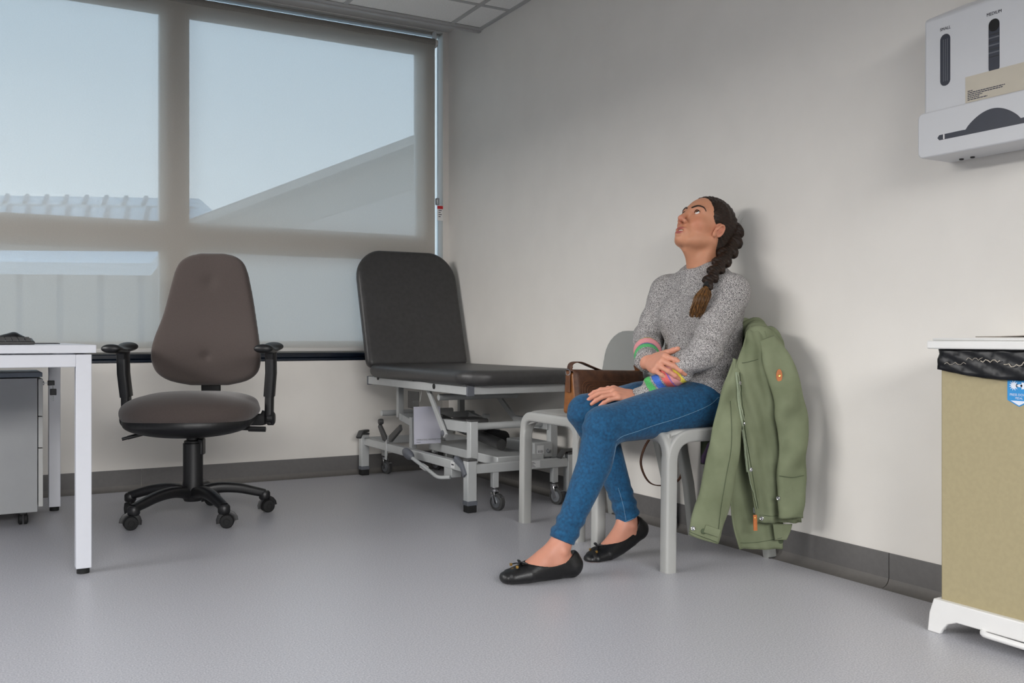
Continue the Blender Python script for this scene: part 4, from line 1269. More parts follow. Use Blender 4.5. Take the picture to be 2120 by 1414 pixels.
    put_text('lettering', 'PEDAL', .0070, FM @ Matrix.Translation((c, .6065, .2530)), m_stw, st, sx=.92)
    G().prism([(c - .021, .6005), (c, .5895), (c + .021, .6005)], FM @ Matrix.Translation((0, 0, .2527)), .0004).build('sticker_icon', m_stw, st, smooth=False)
bin_()
mg = G()
rows = []
for j in range(9):
    y = -3.50 - .26 * j / 8
    rows.append([Vector((-.24 + .19 * i / 6, y, .7505 + .010 * (1 - math.cos(j / 8 * 2.2)) * .5 + .0015)) for i in range(7)])
mg.grid(rows)
tag(mg.build('paper_folder', mat('grey_brown_paper', (150, 142, 132), rough=.6, var=.05, vscale=40), solid=.0022, soff=0, angle=0), 'thin grey-brown paper folder lying on the white bin lid', 'folder')

# ================================================================== brown handbag on the far chair
m_leather = mat('brown_leather', (112, 68, 36), rough=0.48, rgb2=(88, 52, 28), vscale=30, detail=5, bump=.2, bscale=240)
m_leatherd = mat('dark_brown_leather', (92, 57, 36), rough=0.55, rgb2=(70, 42, 26), vscale=40, detail=5, bump=.2, bscale=300)
m_leatherl = mat('tan_leather', (146, 92, 46), rough=0.45, rgb2=(116, 70, 34), vscale=25, detail=5, bump=.15, bscale=200)
def handbag():
    zs_ = .458
    root = empty('handbag', (-.26, -1.92, zs_)); tag(root, 'brown leather shoulder bag standing on the chair beside the couch', 'handbag')
    x0, x1 = -.425, -.105; y0, y1 = -1.985, -1.885; h = .162
    # body: trapezoid gusset profile
    g = G()
    pr = [(y0, 0), (y1, 0), (y1 - .018, h), (y0 + .022, h)]
    g.add([(x, y, zs_ + z) for x in (x0, x1) for y, z in pr], [(0,1,2,3), (7,6,5,4), (0,4,5,1), (1,5,6,2), (2,6,7,3), (3,7,4,0)])
    g.build('bag_body', m_leatherl, root, bevel=.012, seg=3)
    # front flap with embossed lines
    rows = []
    for j in range(12):
        t = j / 11
        y = y1 - .03 - .055 * min(1, t / .18) if t < .18 else y0 + .022 - .0215 * ((t - .18) / .82) - .006
        z = zs_ + h + .006 if t < .18 else zs_ + h + .004 - (h - .016) * ((t - .18) / .82)
        rows.append([Vector((x0 - .004 + (x1 - x0 + .004) * i / 12, y + .0015 * math.sin(i * .8), z - .010 * (i / 12) * (1 if t < .5 else .4))) for i in range(13)])
    fl = G().grid(rows).build('flap', m_leatherd, root, solid=.006, soff=0, angle=0)
    for k in range(6):
        a = .055 + .022 * k
        pts = [Vector((x0 + a * .5, y0 - .006 + .020 * (1 - q / 10), zs_ + .02 + (h - .035 - a * .35) * q / 10)) for q in range(11)]
        pts += [Vector((x0 + a * .5 + (x1 - x0 - .03 - a) * q / 10, y0 - .0065 + .0195 * .98, zs_ + h - .015 - a * .35 - .010 * q / 10)) for q in range(1, 11)]
        pts = [Vector((p.x, y0 + .0205 - .0215 * (1 - (p.z - zs_) / h) - .010, p.z)) for p in pts]
        G().tube(fillet([pts[0], pts[10], pts[-1]], .03, 6), .0011, 5).build('embossed_line', m_leather, fl)
    # gusset tabs and strap arching over the top
    for x in (x0 - .006, x1 + .006):
        G().sweep(fillet([(x, -1.935, zs_ + .085), (x, -1.935, zs_ + h - .01), (x + (.012 if x < -.3 else -.012), -1.935, zs_ + h + .02)], .02), rrect(.030, .005, .002, 2), up=(0, 1, 0) if False else (1, 0, 0)).build('strap_tab', m_leather, root)
        G().tube([Vector((x + math.cos(a) * .0, -1.935 + math.cos(a) * .016, zs_ + h - .002 + math.sin(a) * .011)) for a in [i * math.pi / 8 for i in range(16)]], .0022, 6, closed=True).build('ring', m_chrome, root)
    arch = [(x0 - .002, -1.935, zs_ + h - .002), (x0 + .008, -1.935, zs_ + h + .030), (x0 + .045, -1.933, zs_ + h + .036), (x0 + .10, -1.930, zs_ + h + .018), (x0 + .15, -1.925, zs_ + h + .002), (x0 + .20, -1.90, zs_ + h - .004)]
    G().sweep(bez(arch, 6), rrect(.032, .004, .0015, 2), up=(0, 1, 0) if False else (0, 0, 1)).build('shoulder_strap', m_leatherd, root)
    # loose end of the strap hanging in a loop between the chairs
    lp = [(x1 + .004, -1.945, zs_ + h - .02), (x1 + .02, -2.02, zs_ + .08), (x1 + .0, -2.085, zs_ + .012), (-.16, -2.122, .40), py_(1335, 925, -2.124), py_(1327, 962, -2.124), py_(1345, 999, -2.124), py_(1378, 1004, -2.124), py_(1410, 985, -2.124), py_(1425, 930, -2.124)]
    lp = lp[:-1] + [Vector((-.02, -2.110, .36)), Vector((-.035, -2.05, zs_ + .03)), Vector((-.06, -1.99, zs_ + .02))]
    G().sweep(bez(lp, 6), rrect(.004, .012, .0015, 2), up=(0, 1, 0)).build('strap_loop', m_leatherd, root)
handbag()
m_olive = mat('olive_card', (78, 84, 66), rough=.6, var=.05)
cd = pz_(1160, 861, .4605); ce = pz_(1186, 857, .4605)
gq = G().prism([(-.028, -.03), (.075, -.055), (.10, .03), (.02, .05)], Matrix.Translation((-.425, -1.985, .4570)), .0035)
tag(gq.build('card', m_olive, smooth=False), 'thin dark olive card slipped under the brown bag on the chair', 'card')

# ================================================================== the seated person
m_skin = mat('skin', (255, 255, 255), rough=0.48, var=.04, vscale=60, bump=.06, bscale=500, vcol=True, spec=.4, sss=.12)
m_hair = mat('dark_brown_hair', (20, 14, 11), rough=0.5, rgb2=(50, 35, 26), vscale=6, stretch=(14, 14, 60), detail=4, spec=.25)
m_hairt = mat('golden_brown_hair', (52, 33, 17), rough=0.40, rgb2=(126, 86, 40), vscale=5, stretch=(60, 60, 6), detail=4)
m_denim = mat('blue_denim', (0, 50, 84), rough=0.85, rgb2=(10, 88, 130), vscale=110, detail=8, bump=.3, bscale=1100, sheen=.1, lo=.25, hi=.8)
m_stitch = mat('pale_stitching', (112, 146, 172), rough=.8, var=.1, vscale=300)
m_shoe = mat('black_leather', (17, 17, 18), rough=0.38, var=.1, vscale=80, bump=.35, bscale=420)
m_gold = mat('gold_metal', (190, 150, 80), rough=.3, metal=.9, var=.05)
m_eyew = mat('eye_white', (225, 220, 215), rough=.15, var=.01)
m_iris = mat('brown_iris', (52, 36, 26), rough=.12, var=.1, vscale=300)
m_teeth = mat('teeth', (225, 218, 205), rough=.25, var=.01)
# heather-grey knit: black and white flecks; printed bands carried by the vertex colour
m_knit = mat('heather_knit', (48, 47, 50), rough=.95, rgb2=(204, 200, 198), vscale=460, detail=3, lo=.38, hi=.63, bump=.5, bscale=420, spec=.15)
nt = m_knit.node_tree; b_ = nt.nodes['Principled BSDF']; base_l = b_.inputs['Base Color'].links[0].from_socket
at = nt.nodes.new('ShaderNodeAttribute'); at.attribute_name = 'Col'
mxk = nt.nodes.new('ShaderNodeMix'); mxk.data_type = 'RGBA'
nt.links.new(at.outputs['Alpha'], mxk.inputs[0]); nt.links.new(base_l, mxk.inputs[6]); nt.links.new(at.outputs['Color'], mxk.inputs[7])
nt.links.new(mxk.outputs[2], b_.inputs['Base Color'])

SH = Vector((-.012, -.020, 0))                 # whole figure sits this far off the measured planes
def B(px, py, y): return py_(px, py, y) + SH
PEL = Vector((-.195, -2.395, .56)) + SH
hipL, hipR = Vector((-.200, -2.478, .530)) + SH, Vector((-.205, -2.312, .530)) + SH
kneL, kneR = B(1247, 880, -2.49), B(1212, 853, -2.275)
ankL, ankR = B(1160, 1122, -2.462), B(1301, 1073, -2.295)
shL, shR = B(1508, 606, -2.535), B(1383, 606, -2.240)
elL, elR = B(1458, 728, -2.565), B(1340, 704, -2.205)
wrL, wrR = B(1326, 819, -2.405), Vector((-.408, -2.396, .668))
HC = Vector((-.167, -2.402, 1.132)) + SH
pit = R(32); yw_ = R(4)
f0 = Vector((-math.cos(yw_), -math.sin(yw_), 0)); l0 = Vector((math.sin(yw_), -math.cos(yw_), 0)); u0 = Vector((0, 0, 1))
fh = f0 * math.cos(pit) + u0 * math.sin(pit); uh = -f0 * math.sin(pit) + u0 * math.cos(pit); lh = l0
HR = np.array([A3(fh), A3(lh), A3(uh)]).T
def Hd(x, y, z): return HC + fh * x + lh * y + uh * z
X_, Y_, Z_ = Vector((1, 0, 0)), Vector((0, 1, 0)), Vector((0, 0, 1))

def torso(off):
    S = [(.535, -.192, .160, .112), (.58, -.190, .162, .116), (.63, -.182, .150, .114), (.70, -.170, .134, .112), (.79, -.160, .134, .112), (.86, -.158, .138, .106), (.915, -.160, .130, .088), (.955, -.160, .098, .066)]
    return sd_loft([(Vector((x, -2.395, z)) + SH, Y_, w + off, X_, d + off) for z, x, w, d in S])

def hand(W, f, n, side, curls, spread=(6, 1, -4, -10), thumb=None, sc=1.0, pw=1.0):
    f = Vector(f).normalized(); n = Vector(n); n = (n - f * n.dot(f)).normalized()
    l = (n.cross(f) if side == 'R' else f.cross(n)).normalized()
    W = Vector(W); pr = []; nails = []
    pr.append(sd_loft([(W - f * .03, l, .0265, n, .0195), (W + f * .012, l, .029, n, .0195), (W + f * .045 - n * .002, l, .038 * pw, n, .0155), (W + f * .078, l, .0405 * pw, n, .0120)], k=.010))
    L = ((.041, .025, .019), (.045, .028, .020), (.042, .026, .0195), (.033, .020, .0175)); lat = (.030, .0105, -.0095, -.0285); rad = (.0094, .0096, .0090, .0080); fw = (.084, .088, .083, .074)
    for i in range(4):
        d0 = f * math.cos(R(spread[i])) + l * math.sin(R(spread[i])); p = W + f * fw[i] + l * (lat[i] * pw) - n * .001; ang = 0; r = rad[i]
        pr.append(sd_cap(W + f * .03 + l * lat[i] * .6, p, .011, r * 1.08, k=.008))
        pr.append(sd_sphere(p + n * .0015, r * 1.12, k=.006))
        for j in range(3):
            ang += curls[i][j]; d = d0 * math.cos(R(ang)) - n * math.sin(R(ang)); q = p + d * L[i][j] * sc
            r2 = r * (.93 if j < 2 else .80)
            pr.append(sd_cap(p, q, r, r2, k=.0025 if j else .004)); p = q; r = r2
            if j < 2: pr.append(sd_sphere(p, r * 1.06, k=.003))
        nn = (n * math.cos(R(ang)) + d0 * math.sin(R(ang))).normalized()
        nails.append((p - d * .003 + nn * (r * .80), d.copy(), nn, r))
    if thumb is None: thumb = (.62, .72, -.25)
    base = W + f * .022 + l * .024 - n * .006
    d = (f * thumb[0] + l * thumb[1] + n * thumb[2]).normalized()
    q = base + d * .040; pr.append(sd_cap(base, q, .0165, .0120, k=.012))
    d2 = (d + f * .25).normalized(); q2 = q + d2 * .030; pr.append(sd_cap(q, q2, .0115, .0100, k=.004))
    q3 = q2 + d2 * .022; pr.append(sd_cap(q2, q3, .0102, .0080, k=.003))
    tn = d2.cross(l).cross(d2); tn = n - d2 * n.dot(d2); tn.normalize()
    nails.append((q3 - d2 * .003 + tn * .0070, d2, tn, .0085))
    return pr, nails

# left hand lies on the right knee; right hand folds over the left forearm
knL = B(1268, 806, -2.372)
hl, nailsL = hand(wrL + (wrL - elL).normalized() * .012, knL - wrL, (-.05, -.42, .90), 'L', ((22, 18, 10), (24, 20, 12), (24, 20, 12), (24, 18, 10)), spread=(5, 1, -4, -9))
fR = Vector((-.22, -.97, -.04)).normalized(); lR = Vector((.60, .05, .80)); lR = (lR - fR * lR.dot(fR)).normalized(); nR = fR.cross(lR)
wR2 = Vector((-.410, -2.412, .668))
hr, nailsR = hand(wR2, fR, nR, 'R', ((30, 34, 18), (32, 36, 20), (34, 38, 20), (36, 36, 18)), spread=(4, 1, -2, -6), thumb=(.72, .52, -.10))

def leg_prims(hip, kn, an, off, side):
    m1 = hip.lerp(kn, .45); m2 = kn.lerp(an, .32); m3 = kn.lerp(an, .72)
    back = Vector((.018, 0, -.006)) if side == 'L' else Vector((.020, 0, 0))
    ax = (kn - hip).normalized(); w = Y_; v = ax.cross(w).normalized()
    return [sd_loft([(hip, w, .088 + off, v, .082 + off), (m1, w, .076 + off, v, .078 + off), (hip.lerp(kn, .82), w, .060 + off, v, .062 + off), (kn, w, .054 + off, v, .057 + off)], k=.03),
            sd_loft([(kn, w, .053 + off, X_, .055 + off), (m2 + back, w, .050 + off, X_, .053 + off), (m3 + back * .5, w, .038 + off, X_, .040 + off), (an, w, .035 + off, X_, .036 + off)], k=.02)]

def foot_secs(side, off):
    if side == 'L':
        y = ankL.y; hx = ankL.x
        c = [(Vector((hx + .036, y - .002, .037)), .029, .034), (Vector((hx - .01, y - .001, .050)), .031, .046), (Vector((hx - .060, y + .004, .046)), .036, .042), (Vector((hx - .118, y + .012, .030)), .043, .026), (Vector((hx - .165, y + .020, .023)), .034, .018), (Vector((hx - .182, y + .022, .021)), .022, .014)]
        up = Z_
        return [(p, Y_, w + off, up, h + off) for p, w, h in c]
    c = [(B(1318, 1094, -2.296), .028, .032), (B(1300, 1104, -2.298), .030, .040), (B(1277, 1122, -2.302), .035, .036), (B(1250, 1142, -2.308), .041, .026), (B(1228, 1151, -2.314), .034, .018), (B(1220, 1154, -2.316), .022, .013)]
    dirs = []
    for i in range(6):
        d = (c[min(i + 1, 5)][0] - c[max(i - 1, 0)][0]).normalized(); up = Y_.cross(d).normalized(); up = up if up.z > 0 else -up
        dirs.append(up)
    return [(p, Y_, w + off, up, h + off) for (p, w, h), up in zip(c, dirs)]

EY = .031
eyeL, eyeR = Hd(.070, EY, .004), Hd(.070, -EY, .004)
def body():
    pr = [torso(-.012)]
    for s_, e_, w_ in ((shL, elL, wrL), (shR, elR, wrR)):
        pr += [sd_cap(s_, e_, .046, .038, k=.03), sd_cap(e_, w_, .038, .026, k=.015)]
    pr += [sd_ell(PEL + Vector((0, 0, -.01)), (.11, .165, .085), k=.03)]
    pr += leg_prims(hipL, kneL, ankL, -.012, 'L') + leg_prims(hipR, kneR, ankR, -.012, 'R')
    for sd in ('L', 'R'):
        an = ankL if sd == 'L' else ankR; kn = kneL if sd == 'L' else kneR; sec = foot_secs(sd, 0.0)
        pr += [sd_loft(sec, k=.012), sd_cap(an + (kn - an).normalized() * .06, sec[1][0] + Vector((0, 0, .006)), .027, .029, k=.02)]
        top = an + (sec[1][0] - an) * .4
        pr += [sd_sphere(top + Vector((0, -.026, .004)), .012, k=.012), sd_sphere(top + Vector((0, .026, .006)), .012, k=.012)]
        pr += [sd_cap(an + (kn - an).normalized() * .004 + Vector((-.006, 0, 0)), sec[3][0] + Vector((.012, 0, .004)), .026, .022, k=.02)]
    pr += hl + hr
    # neck
    nb = Vector((-.160, -2.392, .945)) + SH
    pr += [sd_loft([(nb, Y_, .064, X_, .060), (nb.lerp(Hd(-.03, 0, -.075), .5), Y_, .052, X_, .055), (Hd(-.025, 0, -.045), Y_, .052, X_, .056)], k=.025)]
    pr += [sd_cap(Hd(-.02, .050, -.06), Vector((-.205, -2.408, .965)) + SH, .013, .010, k=.022), sd_cap(Hd(.03, 0, -.105), Vector((-.190, -2.393, .985)) + SH, .020, .016, k=.03)]
    # skull and face
    E = lambda c, r, k: sd_ell(Hd(*c), r, HR, k)
    pr += [E((-.014, 0, .030), (.098, .077, .084), .02), E((.022, 0, .010), (.067, .065, .082), .02), E((.030, 0, -.052), (.056, .050, .050), .02)]
    for s in (-1, 1):
        pr += [sd_cap(Hd(-.004, .050 * s, -.050), Hd(.056, .022 * s, -.093), .020, .016, k=.022), E((.050, .038 * s, -.026), (.030, .024, .026), .016)]
        pr += [sd_cap(Hd(.081, .010 * s, .021), Hd(.070, .044 * s, .022), .010, .009, k=.014)]
    pr += [E((.070, 0, -.097), (.019, .022, .017), .018), E((.076, 0, -.070), (.018, .028, .024), .014)]
    # sockets
    for s in (-1, 1):
        p = sd_ell(Hd(.092, .031 * s, .004), (.016, .017, .0115), HR, .012, 's'); pr.append(p)
    # eyelids round the eyeballs
    for s, e in ((1, eyeL), (-1, eyeR)):
        pr.append(sd_sphere(e, .0156, k=.005))
        pr.append(sd_ell(e + fh * .0150 + uh * .0012, (.0095, .0148, .0074), HR, .0015, 's'))
    # nose
    pr += [sd_cap(Hd(.087, 0, .012), Hd(.108, 0, -.033), .0078, .0098, k=.012), E((.1085, 0, -.0365), (.0105, .0100, .0088), .006)]
    for s in (-1, 1):
        pr += [E((.0965, .0125 * s, -.041), (.0105, .0070, .0075), .006)]
    for s in (-1, 1):
        pr += [sd_ell(Hd(.1035, .0072 * s, -.0475), (.0050, .0032, .0045), HR, .002, 's')]
    # lips, parted
    pr += [E((.0885, 0, -.0665), (.0065, .0255, .0050), .006), E((.0855, 0, -.0808), (.0068, .0225, .0058), .006)]
    pr += [sd_ell(Hd(.096, 0, -.0737), (.0150, .0205, .0032), HR, .002, 's'), sd_ell(Hd(.094, 0, -.0905), (.006, .016, .0045), HR, .008, 's')]
    # ears
    for s in (-1, 1):
        tilt = np.array(Matrix.Rotation(R(-18), 3, 'Y')); ER = HR @ tilt @ np.array(Matrix.Rotation(R(16 * s), 3, 'Z'))
        c = Hd(-.002, .0740 * s, -.020)
        pr += [sd_ell(c, (.0190, .0055, .0300), ER, .005)]
        eb = lambda a, b, d: c + Vector(ER[:, 0]) * a + Vector(ER[:, 1]) * (b * s) + Vector(ER[:, 2]) * d
        ring = [eb(-.0155 * math.cos(t), .0070, .003 + .0245 * math.sin(t)) for t in [R(-40 + 24 * i) for i in range(11)]]
        for i in range(10): pr.append(sd_cap(ring[i], ring[i + 1], .0040, .0040, k=.002))
        pr += [sd_ell(eb(.002, .0095, .003), (.0105, .0080, .0165), ER, .002, 's'), sd_ell(eb(.005, .003, -.024), (.0085, .0055, .0085), ER, .005)]
        pr += [sd_cap(eb(-.004, .005, .014), eb(-.004, .005, -.010), .0030, .0034, k=.003), sd_sphere(eb(.013, .004, -.004), .0050, k=.004)]
    me, V = sd_mesh(pr, .0022)
    co = relax(me, 2, .45)
    # natural skin colouring
    col = np.tile(np.array(lin((198, 140, 109))), (len(co), 1))
    q = (co - A3(HC)) @ HR
    def blend(mask, rgb): 
        nonlocal col
        m_ = np.clip(mask, 0, 1)[:, None]; col = col * (1 - m_) + np.array(lin(rgb)) * m_
    g = lambda c, r: np.exp(-(((q - np.array(c)) / np.array(r)) ** 2).sum(1))
    for s in (-1, 1): blend(.55 * g((.065, .042 * s, -.035), (.035, .022, .026)), (196, 120, 94)); blend(.6 * g((-.004, .078 * s, -.018), (.024, .014, .034)), (214, 140, 120))
    blend(.65 * g((.108, 0, -.038), (.016, .016, .014)), (200, 120, 102))
    lip = np.maximum(1.6 * g((.0905, 0, -.0665), (.010, .0215, .0048)), 1.6 * g((.0885, 0, -.0805), (.010, .0200, .0058)))
    blend(np.clip((lip - .30) * 1.4, 0, .95), (158, 76, 76))
    for s in (-1, 1): blend(.5 * g((.082, .031 * s, .004), (.014, .018, .010)), (176, 112, 92))
    far = np.linalg.norm(co - A3(HC), axis=1) > .25
    hand_m = far & (co[:, 2] > .45); foot_m = far & (co[:, 2] < .30)
    col[hand_m] = np.array(lin((204, 144, 120))); col[foot_m] = np.array(lin((192, 134, 112)))
    for P_, d_, n_, r_ in nailsL + nailsR:
        dd = np.linalg.norm(co - A3(P_ - n_ * r_ * .8 - d_ * .012), axis=1); m_ = (.35 * np.exp(-(dd / .012) ** 2))[:, None]; col = col * (1 - m_) + np.array(lin((206, 122, 106))) * m_
    set_col(me, col)
    return me

person = empty('person', (-.70, -2.45, 0))
tag(person, 'seated person in grey sweater and blue jeans looking up, hands on lap', 'person')
bo = finish('body', body(), m_skin, person, angle=0)
from mathutils.bvhtree import BVHTree
bb_ = BVHTree.FromPolygons([v.co for v in bo.data.vertices], [p.vertices for p in bo.data.polygons])
def snap(p):
    o_ = Hd(.01, 0, .005); d_ = (p - o_).normalized(); h = bb_.ray_cast(o_ + d_ * .20, -d_)
    return (h[0] + d_ * .0004) if h[0] is not None else p
# eyes, brows, lashes, teeth, nails
for s, e in ((1, eyeL), (-1, eyeR)):
    ob = G().lathe(e - fh * .0134, fh, [(.0134 * math.sin(R(a)) + 1e-5, .0134 - .0134 * math.cos(R(a))) for a in range(0, 181, 12)], 20).build('eyeball', m_eyew, bo, angle=0)
    look = (fh * .85 + uh * .42 - lh * .02).normalized()
    G().lathe(e + look * .0114, look, [(.0066, -.0002), (.0058, .0014), (.003, .0022), (.0005, .0024)], 20).build('iris', m_iris, bo, angle=0)
    G().tube(bez([e + fh * .0105 + lh * (-.0138) + uh * .001, e + fh * .0145 + lh * -.006 + uh * .0082, e + fh * .0148 + lh * .003 + uh * .0086, e + fh * .0105 + lh * .0138 + uh * .002], 5), .0013, 6, scale=[.6 + .5 * math.sin(math.pi * i / 15) for i in range(16)]).build('eyelashes', m_hair, bo)
    br = bez([Hd(.0915, .010 * s, .0165), Hd(.0905, .020 * s, .0235), Hd(.0860, .034 * s, .0290), Hd(.0755, .047 * s, .0250), Hd(.0655, .0555 * s, .0165)], 5)
    br = [snap(p) for p in br]
    G().tube(br,   .0027, 7, scale=[.55 + .65 * math.sin(math.pi * min(1, (i + 3) / 22)) for i in range(21)]).build('eyebrow', m_hair, bo)
me, V = sd_mesh([sd_ell(Hd(.0835, 0, -.0715), (.0065, .0130, .0030), HR)], .0012); finish('teeth', me, m_teeth, bo, angle=0)
m_nail = mat('fingernail', (214, 160, 145), rough=.28, var=.02)
for P_, d_, n_, r_ in nailsL + nailsR:
    NM = np.array([A3(d_), A3(n_.cross(d_)), A3(n_)]).T
    me, V = sd_mesh([sd_ell(P_ - n_ * .0008, (.0062, r_ * .66, .0018), NM)], .0012); finish('fingernail', me, m_nail, bo, angle=0)

# ---- hair
def hairline(z): return np.interp(z, [-.09, -.05, -.034, -.020, -.005, .010, .025, .05, .075, .10], [-.035, -.030, -.002, .026, .044, .046, .044, .052, .064, .074])
def hair_cap():
    pr = [sd_ell(Hd(-.017, 0, .032), (.103, .083, .090), HR), sd_ell(Hd(-.062, .006, -.040), (.046, .056, .052), HR, k=.03), sd_ell(Hd(-.088, .024, -.052), (.030, .032, .034), HR, k=.02)]
    def post(p, d):
        q = (p - A3(HC)) @ HR
        th = np.arctan2(q[:, 2] - .01, -(q[:, 0] - .05)); ph = q[:, 1]
        d = d + .0014 * np.sin(ph * 330 + 6 * np.sin(q[:, 0] * 40)) * .7 + .0012 * np.sin(th * 46 + ph * 90)
        g_ = (q[:, 0] - hairline(q[:, 2])) * .8
        d = np.maximum(d, g_)
        # keep the ear free
        for s in (-1, 1):
            e = np.sqrt(((q[:, 0] + .002) / .020) ** 2 + ((q[:, 2] + .018) / .030) ** 2 + ((q[:, 1] - .085 * s) / .030) ** 2) - 1
            d = np.maximum(d, -e * .02)
        return d
    me, V = sd_mesh(pr, .0024, post); relax(me, 4, .5); return me
hr_o = finish('hair', hair_cap(), m_hair, person, angle=0)
bp = [B(1512, 478, -2.425), B(1511, 505, -2.445), B(1502, 527, -2.470), B(1488, 548, -2.500), B(1473, 570, -2.530), B(1462, 590, -2.545)]
bp = bez(bp, 10)
pr = []; nB = 13
for i in range(0, len(bp) - 4, 4): pr.append(sd_cap(bp[i], bp[i + 4], .026 - .014 * i / len(bp), .026 - .014 * (i + 4) / len(bp), k=.004))
for i in range(nB):
    t = i / (nB - 1); idx = int(t * (len(bp) - 1)); p = bp[idx]; d = (bp[min(idx + 2, len(bp) - 1)] - bp[max(idx - 2, 0)]).normalized()
    vw = (CAM - p).normalized(); sd = d.cross(vw).normalized(); nn = sd.cross(d).normalized(); s = 1 if i % 2 else -1
    w = .038 - .018 * t; a = R(32 * s); ax1 = (d * math.cos(a) + sd * math.sin(a)); ax2 = nn; ax3 = ax1.cross(ax2)
    RM = np.array([A3(ax1), A3(ax3), A3(ax2)]).T
    pr.append(sd_ell(p + sd * (w * .42 * s), (w * .95, w * .58, w * .66), RM, k=.003))
def bpost(p, d): return d + .0010 * np.sin(p @ np.array([420., 160., 330.]) + 3 * wob(p, 60, 3))
me, V = sd_mesh(pr, .0024, bpost); relax(me, 1, .4); finish('braid', me, m_hair, hr_o, angle=0)
tie = bp[-1]; td = (bp[-1] - bp[-4]).normalized()
G().cyl(tie - td * .004, tie + td * .014, .0115, n=16).build('hair_tie', m_blackr, hr_o)
tail_end = B(1437, 655, -2.525); rs = random.Random(3)
gt = G()
t0 = tie + td * .008; mid = B(1449, 622, -2.548)
for i in range(150):
    a = rs.uniform(0, 6.28); rr = math.sqrt(rs.random()); vw = Vector((.49, .87, 0)); sdv = Vector((.87, -.49, 0))
    o1 = sdv * (math.cos(a) * rr * .008) - vw * (math.sin(a) * rr * .008)
    o2 = sdv * (math.cos(a) * rr * .026 + rs.uniform(-.003, .003)) - vw * (math.sin(a) * rr * .013)
    L = rs.uniform(.75, 1.06); o3 = sdv * (math.cos(a) * rr * .020 + rs.uniform(-.008, .008)) - vw * (math.sin(a) * rr * .010)
    e_ = mid.lerp(tail_end, L); curl = sdv * rs.uniform(-.012, .010) + Z_ * rs.uniform(-.002, .008)
    pts = bez([t0 + o1, t0.lerp(mid, .55) + o2 * .9, mid + o2, mid.lerp(e_, .6) + o3 * 1.15, e_ + o3, e_ + o3 + curl * .6 - vw * .004], 4)
    n_ = len(pts); gt.tube(pts, rs.uniform(.0011, .0019), 5, scale=[1.0 if k < n_ * .6 else max(.15, 1 - (k - n_ * .6) / (n_ * .45)) for k in range(n_)])
o = gt.build('hair_tail', m_hairt, hr_o, angle=0); o['kind'] = 'stuff'
gf = G()
for i in range(60):
    th = rs.uniform(.5, 2.3); y = rs.uniform(-.05, .06)
    p = Hd(-.017 - .103 * math.sin(th) * .90, y, .032 + .090 * math.cos(th) * .90); ou = (p - Hd(-.017, 0, .03)).normalized()
    tg_ = (ou.cross(lh)).normalized() * (1 if rs.random() < .5 else -1)
    gf.tube(bez([p, p + ou * .003 + tg_ * .014, p + ou * rs.uniform(.003, .010) + tg_ * .030 + lh * rs.uniform(-.01, .01)], 4), .0002, 4)
o = gf.build('loose_strands', m_hair, hr_o, angle=0); o['kind'] = 'stuff'

